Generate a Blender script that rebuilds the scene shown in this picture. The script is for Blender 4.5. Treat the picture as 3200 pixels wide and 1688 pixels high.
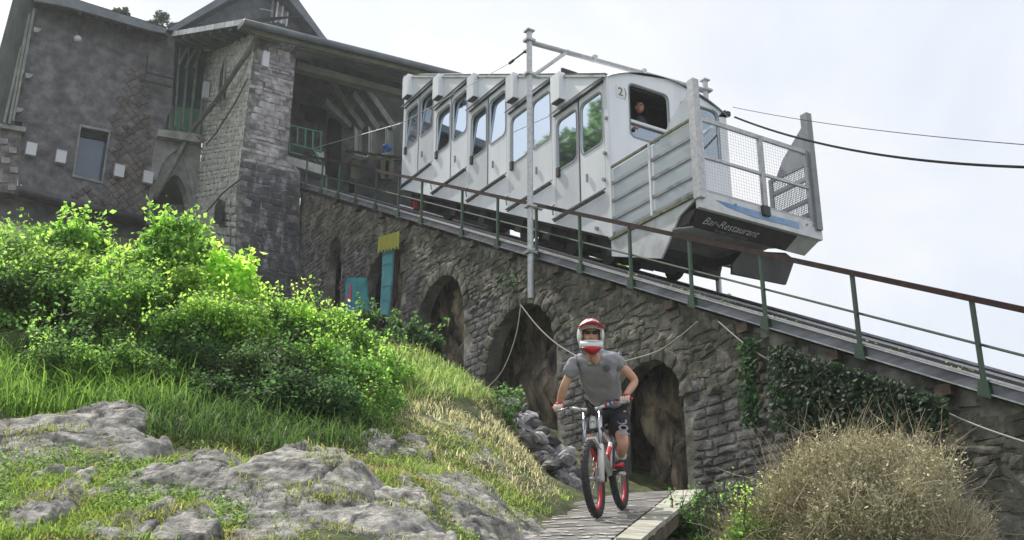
import bpy, bmesh, math, random
import numpy as np
from mathutils import Vector, Matrix, noise
random.seed(7); RNG = np.random.default_rng(7)
PI = math.pi
for o in list(bpy.data.objects): bpy.data.objects.remove(o)
SC = bpy.context.scene; COL = SC.collection
# ---------------------------------------------------------------- camera
# world axes: X = across the railway (w), Y = uphill along the railway (u), Z = up. Eye at the origin.
FPX, TH, AZ = 3400.0, math.radians(19.8), math.radians(31.8)
SA, CA = math.sin(AZ), math.cos(AZ)
cd = bpy.data.cameras.new('camera'); cam = bpy.data.objects.new('camera', cd); COL.objects.link(cam)
cd.sensor_width = 36; cd.lens = 36*FPX/3200; cd.clip_start = .1; cd.clip_end = 5000
cam.rotation_euler = (PI/2+TH, 0, -AZ); SC.camera = cam
# ---------------------------------------------------------------- world and sun
SUN = Vector((-.20, .98, 0)).normalized(); ELEV = math.radians(53)
wd = bpy.data.worlds.new('World'); SC.world = wd; wd.use_nodes = True
nt = wd.node_tree; nt.nodes.clear()
out = nt.nodes.new('ShaderNodeOutputWorld'); bg = nt.nodes.new('ShaderNodeBackground')
sky = nt.nodes.new('ShaderNodeTexSky'); sky.sky_type = 'NISHITA'; sky.sun_disc = False
sky.sun_elevation = ELEV; sky.sun_rotation = math.atan2(SUN.x, SUN.y); sky.air_density = 1.0; sky.dust_density = 2.5
tc = nt.nodes.new('ShaderNodeTexCoord'); nz = nt.nodes.new('ShaderNodeTexNoise')
nz.inputs['Scale'].default_value = 2.2; nz.inputs['Detail'].default_value = 5; nz.inputs['Roughness'].default_value = .55
rp = nt.nodes.new('ShaderNodeValToRGB'); rp.color_ramp.elements[0].position = .3; rp.color_ramp.elements[1].position = .62
rp.color_ramp.elements[0].color = (.80,.80,.80,1); rp.color_ramp.elements[1].color = (.97,.97,.97,1)
mx = nt.nodes.new('ShaderNodeMixRGB')
nz2 = nt.nodes.new('ShaderNodeTexNoise'); nz2.inputs['Scale'].default_value = 3.4; nz2.inputs['Detail'].default_value = 6; nz2.inputs['Roughness'].default_value = .5; nz2.inputs['Distortion'].default_value = .4
rp2 = nt.nodes.new('ShaderNodeValToRGB'); rp2.color_ramp.elements[0].position = .38; rp2.color_ramp.elements[1].position = .62
rp2.color_ramp.elements[0].color = (.79, .845, .93, 1); rp2.color_ramp.elements[1].color = (1.0, 1.0, 1.0, 1)
sc2 = nt.nodes.new('ShaderNodeVectorMath'); sc2.operation = 'SCALE'; sc2.inputs['Scale'].default_value = 10.9
nt.links.new(tc.outputs['Generated'], nz2.inputs['Vector']); nt.links.new(nz2.outputs['Fac'], rp2.inputs[0]); nt.links.new(rp2.outputs[0], sc2.inputs[0]); nt.links.new(sc2.outputs[0], mx.inputs[2])
nt.links.new(tc.outputs['Generated'], nz.inputs['Vector']); nt.links.new(nz.outputs['Fac'], rp.inputs[0])
nt.links.new(rp.outputs[0], mx.inputs[0]); nt.links.new(sky.outputs[0], mx.inputs[1])
nt.links.new(mx.outputs[0], bg.inputs[0]); bg.inputs[1].default_value = .10; nt.links.new(bg.outputs[0], out.inputs[0])
sl = bpy.data.lights.new('sun', 'SUN'); sl.energy = 5.0; sl.angle = math.radians(.6); sl.color = (1, .95, .86)
so = bpy.data.objects.new('sun', sl); COL.objects.link(so)
sd = Vector((SUN.x*math.cos(ELEV), SUN.y*math.cos(ELEV), math.sin(ELEV)))
so.rotation_euler = sd.to_track_quat('Z', 'Y').to_euler(); so.location = sd*60
vs = SC.view_settings; vs.view_transform = 'Standard'; vs.look = 'None'; vs.exposure = .05; vs.gamma = 1; vs.use_curve_mapping = False
# ---------------------------------------------------------------- sight lines: photograph pixel -> point on a world plane
def ray(px, py):
    x = (px-1600)/FPX; v = (844-py)/FPX
    y = math.cos(TH)-v*math.sin(TH); z = math.sin(TH)+v*math.cos(TH)
    return Vector((x*CA+y*SA, y*CA-x*SA, z))
def onW(px, py, W): r = ray(px, py); return r*(W/r.x)
def onU(px, py, U): r = ray(px, py); return r*(U/r.y)
def onD(px, py, d): return ray(px, py)*d
def onPl(px, py, p, n): r = ray(px, py); return r*(p.dot(n)/r.dot(n))
def CF(x, y, z): return Vector((x*CA+y*SA, y*CA-x*SA, z))      # camera-aligned ground axes -> world
def proj(p):
    x = p[0]*CA-p[1]*SA; y = p[0]*SA+p[1]*CA; d = y*math.cos(TH)+p[2]*math.sin(TH); v = -y*math.sin(TH)+p[2]*math.cos(TH)
    return 1600+FPX*x/d, 844-FPX*v/d, d
# ---------------------------------------------------------------- materials
MATS = {}
def mat(name, c1, c2=None, c3=None, scale=6, rough=.8, bump=0, bscale=None, metal=0, spec=.5, stretch=None, detail=6, trans=0, attr=False, pos=(.35,.65), sheen=0, coat=0):
    if name in MATS: return MATS[name]
    m = bpy.data.materials.new(name); m.use_nodes = True; MATS[name] = m
    n = m.node_tree; b = n.nodes['Principled BSDF']; L = n.links.new
    b.inputs['Roughness'].default_value = rough; b.inputs['Metallic'].default_value = metal
    b.inputs['Specular IOR Level'].default_value = spec; b.inputs['Coat Weight'].default_value = coat
    g = n.nodes.new('ShaderNodeNewGeometry'); vec = g.outputs['Position']
    if stretch:
        mp = n.nodes.new('ShaderNodeMapping'); mp.inputs['Scale'].default_value = stretch; L(vec, mp.inputs[0]); vec = mp.outputs[0]
    cout = None
    if attr:
        a = n.nodes.new('ShaderNodeAttribute'); a.attribute_name = 'Col'; cout = a.outputs['Color']
    elif c2:
        t = n.nodes.new('ShaderNodeTexNoise'); t.inputs['Scale'].default_value = scale; t.inputs['Detail'].default_value = detail
        t.inputs['Roughness'].default_value = .62; L(vec, t.inputs['Vector'])
        r = n.nodes.new('ShaderNodeValToRGB'); e = r.color_ramp.elements
        e[0].position = pos[0]; e[1].position = pos[1]; e[0].color = (*c1, 1); e[1].color = (*c2, 1)
        if c3: k = e.new((pos[0]+pos[1])/2); k.color = (*c3, 1)
        L(t.outputs['Fac'], r.inputs[0]); cout = r.outputs[0]
        # a random shade per object, so alike pieces differ
        oi = n.nodes.new('ShaderNodeObjectInfo'); mr = n.nodes.new('ShaderNodeMapRange')
        mr.inputs[3].default_value = .82; mr.inputs[4].default_value = 1.18
        L(oi.outputs['Random'], mr.inputs[0]); h = n.nodes.new('ShaderNodeHueSaturation'); L(mr.outputs[0], h.inputs['Value']); L(cout, h.inputs['Color'])
        cout = h.outputs[0]
    if cout: L(cout, b.inputs['Base Color'])
    else: b.inputs['Base Color'].default_value = (*c1, 1)
    if bump:
        t2 = n.nodes.new('ShaderNodeTexNoise'); t2.inputs['Scale'].default_value = bscale or scale*2.5; t2.inputs['Detail'].default_value = 8; t2.inputs['Roughness'].default_value = .65
        L(vec, t2.inputs['Vector']); bp = n.nodes.new('ShaderNodeBump'); bp.inputs['Strength'].default_value = 1; bp.inputs['Distance'].default_value = bump
        L(t2.outputs['Fac'], bp.inputs['Height']); L(bp.outputs[0], b.inputs['Normal'])
    if trans:
        tr = n.nodes.new('ShaderNodeBsdfTranslucent'); ms = n.nodes.new('ShaderNodeMixShader'); ms.inputs[0].default_value = trans
        if cout:
            hs = n.nodes.new('ShaderNodeHueSaturation'); hs.inputs['Value'].default_value = 3.4; hs.inputs['Saturation'].default_value = .93; hs.inputs['Hue'].default_value = .493
            L(cout, hs.inputs['Color']); L(hs.outputs[0], tr.inputs[0])
        o = n.nodes['Material Output']; L(b.outputs[0], ms.inputs[1]); L(tr.outputs[0], ms.inputs[2]); L(ms.outputs[0], o.inputs[0])
    return m
M_wallmortar = mat('viaduct_mortar', (.05,.052,.036), (.32,.31,.29), (.14,.136,.118), scale=1.6, rough=.95, bump=.03, bscale=14)
M_upper = mat('mossy_upper_stone', (.035,.038,.028), (.23,.215,.18), (.105,.102,.082), scale=2.6, rough=.95, bump=.03, bscale=12, detail=9)
M_stone = mat('grey_stone', (.06,.058,.062), (.26,.247,.25), (.13,.123,.128), scale=3.2, rough=.92, bump=.02, bscale=22)
M_flank = mat('flank_stone', (.28,.285,.26), (.60,.60,.56), (.43,.43,.40), scale=5, rough=.9, bump=.02, bscale=18)  # brighter than the tower front: the flank's sunlight is put into this colour
M_stonehi = mat('pale_stone', (.19,.185,.20), (.47,.455,.47), (.31,.295,.315), scale=3, rough=.9, bump=.015, bscale=18)
M_stonegreen = mat('lichen_stone', (.10,.10,.085), (.30,.30,.26), (.19,.19,.155), scale=4, rough=.92, bump=.02, bscale=20)
M_dkstone = mat('dark_stone', (.05,.053,.062), (.42,.43,.46), (.10,.104,.12), scale=2.6, rough=.9, bump=.02, bscale=20, pos=(.40,.70), stretch=(1.4,1.4,.6))
M_mortar = mat('old_mortar', (.08,.078,.078), (.36,.35,.34), (.17,.165,.165), scale=5, rough=.95, bump=.03, bscale=14)
M_rockface = mat('rock_face', (.02,.016,.012), (.42,.34,.25), (.15,.125,.095), scale=4.2, rough=.95, bump=.08, bscale=9, stretch=(1,1,.22))
M_rock = mat('limestone', (.10,.10,.095), (.64,.61,.56), (.34,.33,.31), scale=8, rough=.95, bump=.045, bscale=26, detail=12, pos=(.34,.68))
M_render = mat('roughcast', (.08,.083,.095), (.24,.238,.25), (.15,.15,.16), scale=2.6, rough=.95, bump=.02, bscale=24, detail=10)
M_loz = mat('lozenge_stone', (.07,.066,.068), (.20,.165,.145), (.13,.12,.12), scale=2.2, rough=.92, bump=.015, bscale=22)
M_concrete = mat('concrete', (.20,.205,.205), (.37,.37,.36), (.28,.285,.28), scale=2.5, rough=.9, bump=.006, bscale=30)
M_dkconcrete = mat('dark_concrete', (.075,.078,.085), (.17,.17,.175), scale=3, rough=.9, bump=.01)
M_slate = mat('slate', (.06,.07,.085), (.14,.15,.17), scale=3, rough=.6, bump=.004)
M_fascia = mat('grey_fascia', (.10,.115,.14), (.17,.19,.215), scale=2, rough=.6)
M_timber = mat('painted_timber', (.045,.06,.055), (.10,.115,.105), scale=5, rough=.8, stretch=(1,1,.2))
M_soffit = mat('olive_soffit', (.11,.125,.095), (.21,.225,.175), (.15,.165,.125), scale=1.5, rough=.8)
M_brace = mat('grey_brace', (.15,.17,.155), (.24,.26,.235), scale=3, rough=.8)
M_grnwood = mat('green_paint', (.02,.09,.055), (.045,.16,.10), scale=8, rough=.6)
M_grnpost = mat('green_post', (.022,.060,.038), (.075,.065,.035), (.032,.075,.046), scale=3, rough=.6, pos=(.45,.75), bump=.002)
M_rust = mat('rusty_steel', (.018,.010,.009), (.055,.026,.02), (.034,.016,.013), scale=9, rough=.8, bump=.002, bscale=50, spec=.25)
M_galv = mat('galvanised_steel', (.36,.37,.39), (.52,.53,.55), scale=14, rough=.45, metal=.35)
M_channel = mat('weathered_channel', (.12,.125,.15), (.28,.285,.32), (.19,.195,.225), scale=2.5, rough=.55, metal=.2, stretch=(1,.4,3), bump=.003)
M_rail = mat('rail_steel', (.30,.31,.33), (.52,.54,.57), scale=8, rough=.3, metal=.9)
M_dark = mat('dark_steel', (.018,.018,.02), (.055,.052,.05), scale=5, rough=.7, bump=.003)
M_sleeper = mat('sleeper', (.03,.028,.026), (.08,.07,.06), scale=5, rough=.9)
M_car = mat('white_car_paint', (.64,.67,.73), (.80,.83,.88), (.74,.77,.83), scale=2.2, rough=.38, spec=.5, pos=(.22,.6), coat=.15, stretch=(1,1,.25))
M_carold = mat('weathered_white', (.40,.42,.44), (.60,.62,.64), (.52,.54,.56), scale=2.4, rough=.5)
M_seam = mat('dark_seal_and_shade', (.05,.055,.065), rough=.6)
M_cargrey = mat('grey_trim', (.20,.215,.24), (.28,.29,.32), scale=4, rough=.5)
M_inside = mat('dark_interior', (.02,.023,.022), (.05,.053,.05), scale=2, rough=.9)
M_black = mat('black_board', (.012,.012,.013), (.045,.042,.04), scale=2.2, rough=.6)
M_moss = mat('mossy_edge', (.09,.10,.05), (.24,.25,.17), scale=9, rough=.9)
M_white = mat('white_paint', (.72,.73,.74), rough=.5)
M_cream = mat('cream', (.62,.58,.50), rough=.7)
M_tire = mat('tyre_rubber', (.018,.018,.02), (.05,.05,.052), scale=40, rough=.75, bump=.002, bscale=90)
M_red = mat('red_plastic', (.50,.012,.03), rough=.4, spec=.5)
M_redfab = mat('red_fabric', (.45,.02,.04), rough=.85)
M_pink = mat('pink_white_print', (.60,.10,.18), (.80,.74,.75), scale=26, rough=.4, pos=(.45,.55), detail=2)
M_shell = mat('helmet_white', (.74,.75,.76), rough=.3)
M_tee = mat('grey_jersey', (.27,.275,.31), (.36,.365,.40), scale=3, rough=.95, bump=.012, bscale=7)
M_teelogo = mat('charcoal_print', (.11,.115,.12), rough=.95)
M_shorts = mat('black_shorts', (.010,.010,.014), (.024,.024,.03), scale=5, rough=.9, bump=.012, bscale=9)
M_skin = mat('skin', (.50,.27,.19), (.60,.35,.25), scale=7, rough=.6)
M_skin2 = mat('ruddy_skin', (.50,.22,.17), rough=.6)
M_shoe = mat('dark_shoe', (.02,.022,.03), rough=.7)
M_sock = mat('white_sock', (.70,.70,.72), rough=.9)
M_hair = mat('brown_beard', (.06,.04,.03), rough=.9)
M_lens = mat('dark_glasses', (.01,.01,.012), rough=.15)
M_frame = mat('bike_white', (.68,.69,.68), rough=.3, coat=.3)
M_silver = mat('silver_tube', (.50,.52,.60), rough=.25, metal=.7)
M_chrome = mat('alloy', (.45,.45,.46), rough=.35, metal=.8)
M_felt = mat('roofing_felt', (.10,.095,.09), (.27,.26,.25), (.17,.162,.155), scale=4, rough=.95, bump=.012, bscale=40)
M_fleck = mat('sunlit_flecks', (.50,.48,.44), (.66,.64,.6), scale=20, rough=.8)
M_plank = mat('weathered_plank', (.26,.255,.21), (.50,.49,.42), (.38,.37,.31), scale=3, rough=.9, bump=.006, stretch=(4,.7,4))
M_beam = mat('brown_beam', (.05,.035,.025), (.14,.10,.07), scale=5, rough=.9, bump=.005)
M_teal = mat('teal_paint', (.02,.17,.20), (.05,.30,.34), scale=3, rough=.7)
M_teal2 = mat('light_teal_paint', (.07,.30,.36), (.13,.40,.46), scale=3, rough=.7)
M_yel = mat('yellow_slat', (.42,.40,.07), rough=.7)
M_pinkp = mat('pink_spray', (.60,.06,.22), rough=.8)
M_bluep = mat('blue_spray', (.03,.15,.48), rough=.8)
M_blue = mat('blue_board', (.13,.30,.60), (.30,.46,.70), scale=3, rough=.6)
M_blueglass = mat('blue_glass', (.03,.07,.13), (.05,.10,.18), scale=1, rough=.12, spec=.8)
M_greenglass = mat('green_glass', (.012,.06,.05), (.03,.11,.09), scale=1.5, rough=.25, spec=.3)
M_greenlo = mat('green_lower_panel', (.05,.20,.11), (.09,.27,.16), scale=2, rough=.5)
M_rope = mat('pale_cord', (.42,.40,.36), rough=.9)
M_cable = mat('black_cable', (.008,.009,.010), rough=.9, spec=.1)
M_lamp = mat('lamp_white', (.56,.58,.63), rough=.4)
M_pipe = mat('olive_pipe', (.09,.095,.08), (.17,.17,.145), scale=6, rough=.6)
M_darkpipe = mat('dark_pipe', (.035,.037,.045), (.07,.072,.08), scale=6, rough=.6)
M_corr = mat('pale_sheet', (.38,.40,.38), (.52,.54,.5), scale=1.2, rough=.7)
M_leaf = mat('leaf', (.1,.2,.03), attr=True, rough=.6, spec=.22, trans=.52)
M_grass = mat('grass_blade', (.1,.2,.03), attr=True, rough=.6, spec=.3, trans=.38)
M_twig = mat('dry_twig', (.3,.25,.15), attr=True, rough=.9)
M_stem = mat('branch', (.07,.055,.04), (.15,.12,.09), scale=14, rough=.9)
M_soil = mat('hillside_soil', (.030,.048,.014), (.26,.22,.11), (.085,.11,.035), scale=2.6, rough=.97, bump=.06, bscale=9, detail=10, pos=(.36,.68))
def rockmat():
    m = MATS['limestone']; n = m.node_tree; L = n.links.new; b = n.nodes['Principled BSDF']; src = b.inputs['Base Color'].links[0].from_socket
    g = n.nodes.new('ShaderNodeNewGeometry')
    mp = n.nodes.new('ShaderNodeMapping'); mp.inputs['Scale'].default_value = (2.2,2.2,7.0); mp.inputs['Rotation'].default_value = (.35,.2,.3); L(g.outputs['Position'], mp.inputs[0])
    dn = n.nodes.new('ShaderNodeTexNoise'); dn.inputs['Scale'].default_value = 3; dn.inputs['Detail'].default_value = 4; L(mp.outputs[0], dn.inputs['Vector'])
    ad = n.nodes.new('ShaderNodeMixRGB'); ad.inputs[0].default_value = .25; L(mp.outputs[0], ad.inputs[1]); L(dn.outputs['Color'], ad.inputs[2])
    v = n.nodes.new('ShaderNodeTexVoronoi'); v.feature = 'DISTANCE_TO_EDGE'; v.inputs['Scale'].default_value = 1.6; L(ad.outputs[0], v.inputs['Vector'])
    r = n.nodes.new('ShaderNodeValToRGB'); r.color_ramp.elements[0].position = 0; r.color_ramp.elements[1].position = .09; r.color_ramp.elements[0].color = (.28,.27,.25,1); r.color_ramp.elements[1].color = (1,1,1,1); L(v.outputs[0], r.inputs[0])
    m1 = n.nodes.new('ShaderNodeMixRGB'); m1.blend_type = 'MULTIPLY'; m1.inputs[0].default_value = .55; L(src, m1.inputs[1]); L(r.outputs[0], m1.inputs[2])  # crack lines darkened in the colour, as shade inside them
    ms = n.nodes.new('ShaderNodeTexNoise'); ms.inputs['Scale'].default_value = 2.6; ms.inputs['Detail'].default_value = 9; ms.inputs['Roughness'].default_value = .7; L(g.outputs['Position'], ms.inputs['Vector'])
    r2 = n.nodes.new('ShaderNodeValToRGB'); r2.color_ramp.elements[0].position = .55; r2.color_ramp.elements[1].position = .66; r2.color_ramp.elements[0].color = (0,0,0,1); r2.color_ramp.elements[1].color = (.6,.6,.6,1); L(ms.outputs['Fac'], r2.inputs[0])
    m2 = n.nodes.new('ShaderNodeMixRGB'); m2.inputs[2].default_value = (.085,.10,.035,1); L(r2.outputs[0], m2.inputs[0]); L(m1.outputs[0], m2.inputs[1]); L(m2.outputs[0], b.inputs['Base Color'])
rockmat()
def glassmat():
    m = bpy.data.materials.new('car_glass'); m.use_nodes = True; n = m.node_tree; n.nodes.clear(); L = n.links.new
    o = n.nodes.new('ShaderNodeOutputMaterial'); t = n.nodes.new('ShaderNodeBsdfTransparent'); t.inputs[0].default_value = (.42,.66,.62,1)
    g = n.nodes.new('ShaderNodeBsdfGlossy'); g.inputs['Roughness'].default_value = .03; g.inputs[0].default_value = (.60,.69,.80,1)
    f = n.nodes.new('ShaderNodeFresnel'); f.inputs[0].default_value = 1.9
    x = n.nodes.new('ShaderNodeMixShader'); a = n.nodes.new('ShaderNodeMath'); a.operation = 'MULTIPLY_ADD'; a.inputs[1].default_value = 1.6; a.inputs[2].default_value = .32; a.use_clamp = True
    L(f.outputs[0], a.inputs[0]); L(a.outputs[0], x.inputs[0]); L(t.outputs[0], x.inputs[1]); L(g.outputs[0], x.inputs[2]); L(x.outputs[0], o.inputs[0]); return m
M_glass = glassmat()
# ---------------------------------------------------------------- object helpers
def worldloc(o):
    v = Vector((0,0,0))
    while o is not None: v += o.location; o = o.parent
    return v
def tag(o, label=None, cat=None, group=None, kind=None):
    if label: o['label'] = label
    if cat: o['category'] = cat
    if group: o['group'] = group
    if kind: o['kind'] = kind
    return o
def empty(name, loc, label, cat, group=None):
    o = bpy.data.objects.new(name, None); COL.objects.link(o); o.location = loc; o.empty_display_size = .2
    return tag(o, label, cat, group)
class MB:
    def __init__(s): s.v = []; s.f = []
    def add(s, vs, fs):
        b = len(s.v); s.v += [Vector(p) for p in vs]; s.f += [tuple(i+b for i in f) for f in fs]; return s
    def prism(s, pts, vec):
        n = len(pts); vec = Vector(vec); P = [Vector(p) for p in pts]
        nrm = Vector((0,0,0))
        for i in range(n): nrm += P[i].cross(P[(i+1)%n])
        if nrm.dot(vec) > 0: P.reverse()
        return s.add(P+[p+vec for p in P], [tuple(range(n)), tuple(range(2*n-1, n-1, -1))]+[(i, i+n, (i+1)%n+n, (i+1)%n) for i in range(n)])
    def box(s, c, sz, M=None):
        c = Vector(c); h = Vector(sz)/2; vs = []
        for x in (-1,1):
            for y in (-1,1):
                for z in (-1,1):
                    p = Vector((x*h.x, y*h.y, z*h.z)); vs.append(c+(M@p if M else p))
        return s.add(vs, [(0,1,3,2),(4,6,7,5),(0,4,5,1),(2,3,7,6),(0,2,6,4),(1,5,7,3)])
    def beam(s, a, b, wd, ht, up=(0,0,1)):
        a = Vector(a); b = Vector(b); d = (b-a); L = d.length; d.normalize(); x = d.cross(Vector(up))
        if x.length < 1e-3: x = d.cross(Vector((1,0,0)))
        x.normalize(); y = x.cross(d); M = Matrix((x, d, y)).transposed()
        return s.box((a+b)/2, (wd, L, ht), M)
    def tube(s, pts, r, n=8, cap=True):
        P = [Vector(p) for p in pts]; R = r if isinstance(r, (list, tuple)) else [r]*len(P)
        vs = []; up = None
        for i, p in enumerate(P):
            t = (P[min(i+1, len(P)-1)]-P[max(i-1, 0)]).normalized()
            if up is None: up = t.orthogonal().normalized()
            x = t.cross(up)
            if x.length < 1e-4: x = t.orthogonal()
            x.normalize(); up = x.cross(t).normalized()
            for k in range(n):
                a = 2*PI*k/n; vs.append(p+(x*math.cos(a)+up*math.sin(a))*R[i])
        fs = [(i*n+k, i*n+(k+1)%n, (i+1)*n+(k+1)%n, (i+1)*n+k) for i in range(len(P)-1) for k in range(n)]
        if cap: fs += [tuple(range(n-1, -1, -1)), tuple(range((len(P)-1)*n, len(P)*n))]
        return s.add(vs, fs)
    def ellip(s, c, r, M=None, nu=14, nv=10, fn=None):
        vs = []; c = Vector(c)
        for j in range(nv+1):
            t = PI*j/nv
            for i in range(nu):
                a = 2*PI*i/nu; d = Vector((math.sin(t)*math.cos(a), math.sin(t)*math.sin(a), math.cos(t)))
                p = Vector((d.x*r[0], d.y*r[1], d.z*r[2]))
                if fn: p = fn(p, d)
                vs.append(c+(M@p if M else p))
        return s.add(vs, [(j*nu+i, (j+1)*nu+i, (j+1)*nu+(i+1)%nu, j*nu+(i+1)%nu) for j in range(nv) for i in range(nu)])
    def torus(s, c, R, r, M, n=40, m=10):
        vs = []
        for i in range(n):
            a = 2*PI*i/n
            for k in range(m):
                b = 2*PI*k/m; q = R+r*math.cos(b); vs.append(Vector(c)+M@Vector((q*math.cos(a), r*math.sin(b), q*math.sin(a))))
        return s.add(vs, [(i*m+k, i*m+(k+1)%m, ((i+1)%n)*m+(k+1)%m, ((i+1)%n)*m+k) for i in range(n) for k in range(m)])
    def ring(s, outer, inner, vec):
        n = len(outer); vec = Vector(vec); o = [Vector(p) for p in outer]; q = [Vector(p) for p in inner]
        vs = o+q+[p+vec for p in o]+[p+vec for p in q]; fs = []
        for i in range(n):
            j = (i+1)%n
            fs += [(i, j, n+j, n+i), (2*n+i, 3*n+i, 3*n+j, 2*n+j), (i, 2*n+i, 2*n+j, j), (n+i, n+j, 3*n+j, 3*n+i)]
        return s.add(vs, fs)
    def build(s, name, m, parent=None, smooth=False, xf=None):
        V = s.v if xf is None else [xf@p for p in s.v]
        if parent is not None: off = worldloc(parent)
        else:
            xs = [p.x for p in V]; ys = [p.y for p in V]; zs = [p.z for p in V]
            off = Vector(((min(xs)+max(xs))/2, (min(ys)+max(ys))/2, min(zs)))
        me = bpy.data.meshes.new(name); me.from_pydata([p-off for p in V], [], s.f); me.materials.append(m)
        if smooth: me.polygons.foreach_set('use_smooth', [True]*len(me.polygons))
        o = bpy.data.objects.new(name, me); COL.objects.link(o)
        if parent is not None: o.parent = parent
        else: o.location = off
        return o
def npmesh(name, V, F, m, cols=None, parent=None, smooth=False):
    V = np.asarray(V, np.float32); F = np.asarray(F, np.int32); k = F.shape[1]
    if parent is not None: off = np.array(worldloc(parent))
    else: off = np.array([(V[:,0].min()+V[:,0].max())/2, (V[:,1].min()+V[:,1].max())/2, V[:,2].min()])
    me = bpy.data.meshes.new(name); me.vertices.add(len(V)); me.vertices.foreach_set('co', (V-off).astype(np.float32).ravel())
    me.loops.add(F.size); me.loops.foreach_set('vertex_index', F.ravel())
    me.polygons.add(len(F)); me.polygons.foreach_set('loop_start', np.arange(0, F.size, k, dtype=np.int32)); me.polygons.foreach_set('loop_total', np.full(len(F), k, np.int32))
    if smooth: me.polygons.foreach_set('use_smooth', np.ones(len(F), bool))
    if cols is not None:
        a = me.color_attributes.new('Col', 'FLOAT_COLOR', 'POINT'); c = np.ones((len(V), 4), np.float32); c[:, :3] = cols; a.data.foreach_set('color', c.ravel())
    me.update(calc_edges=True); me.materials.append(m)
    o = bpy.data.objects.new(name, me); COL.objects.link(o)
    if parent is not None: o.parent = parent
    else: o.location = Vector(off)
    return o
def copy_tree(o, parent=None):
    c = o.copy(); COL.objects.link(c)
    if parent is not None: c.parent = parent
    for ch in [x for x in bpy.data.objects if x.parent == o]: copy_tree(ch, c)
    return c
def rounded(cs, r, seg=5):
    """rounded polygon in 2D"""
    out = []; n = len(cs)
    for i in range(n):
        p = Vector(cs[i]); a = (Vector(cs[i-1])-p); b = (Vector(cs[(i+1)%n])-p); rr = min(r, a.length*.45, b.length*.45)
        p0 = p+a.normalized()*rr; p1 = p+b.normalized()*rr
        for k in range(seg+1):
            t = k/seg; out.append(p0*(1-t)**2+p*2*t*(1-t)+p1*t*t)
    return out
def outer_match(inner, x0, x1, y0, y1):
    """points of a rectangle, radially matched to an inner loop (corners kept by snapping)"""
    cx = sum(p[0] for p in inner)/len(inner); cy = sum(p[1] for p in inner)/len(inner); out = []
    for p in inner:
        dx, dy = p[0]-cx, p[1]-cy; t = []
        if dx > 1e-6: t.append((x1-cx)/dx)
        if dx < -1e-6: t.append((x0-cx)/dx)
        if dy > 1e-6: t.append((y1-cy)/dy)
        if dy < -1e-6: t.append((y0-cy)/dy)
        k = min(t); out.append([cx+dx*k, cy+dy*k])
    for c in ((x0,y0),(x1,y0),(x1,y1),(x0,y1)):
        j = min(range(len(out)), key=lambda i: (out[i][0]-c[0])**2+(out[i][1]-c[1])**2); out[j] = list(c)
    return [Vector(p) for p in out]
# ---- stones: a dozen unit stones, placed many times
def stone_variant(seed, rough=.12, bulge=.35):
    rnd = random.Random(seed); vs = []; n = 8
    base = [(-.5,-.5),(0,-.52),(.5,-.5),(.52,0),(.5,.5),(0,.52),(-.5,.5),(-.52,0)]
    b = [(x+rnd.uniform(-rough, rough)*.5, y+rnd.uniform(-rough, rough)) for x, y in base]
    for x, y in b: vs.append((x, y, 0))
    for x, y in b: k = rnd.uniform(.82, .93); vs.append((x*k, y*k, rnd.uniform(.55, .9)))
    vs.append((rnd.uniform(-.15, .15), rnd.uniform(-.15, .15), rnd.uniform(.8, 1+bulge)))
    fs = [(i, (i+1)%n, (i+1)%n+n, i+n) for i in range(n)]+[(i+n, (i+1)%n+n, 2*n) for i in range(n)]
    return vs, fs
VAR = [stone_variant(100+i) for i in range(14)]
VARR = [stone_variant(300+i, .3, .9) for i in range(12)]
_vm = {}
def vmesh(vs_fs, key, m):
    k = (key, m.name)
    if k not in _vm:
        me = bpy.data.meshes.new('stone'); me.from_pydata(vs_fs[0], [], vs_fs[1]); me.materials.append(m); _vm[k] = me
    return _vm[k]
def place_stones(items, parent, m, limit=300, name='stone', variants=VAR, vkey='a'):
    """items: list of (origin, xaxis, yaxis, normal, width, height, depth, size_in_picture)"""
    items = sorted(items, key=lambda t: -t[7]); off = worldloc(parent); rest = MB()
    for i, (o, x, y, nrm, wd_, ht, dp, _) in enumerate(items):
        k = random.randrange(len(variants))
        M = Matrix(((x.x*wd_, y.x*ht, nrm.x*dp, o.x), (x.y*wd_, y.y*ht, nrm.y*dp, o.y), (x.z*wd_, y.z*ht, nrm.z*dp, o.z), (0,0,0,1)))
        if i < limit:
            ob = bpy.data.objects.new(name, vmesh(variants[k], vkey+str(k), m)); COL.objects.link(ob); ob.parent = parent
            ob.matrix_basis = Matrix.Translation(-off)@M
        else: rest.add([M@Vector(p) for p in variants[k][0]], variants[k][1])
    if rest.v: rest.build('stonework', m, parent)['kind'] = 'stuff'
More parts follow.
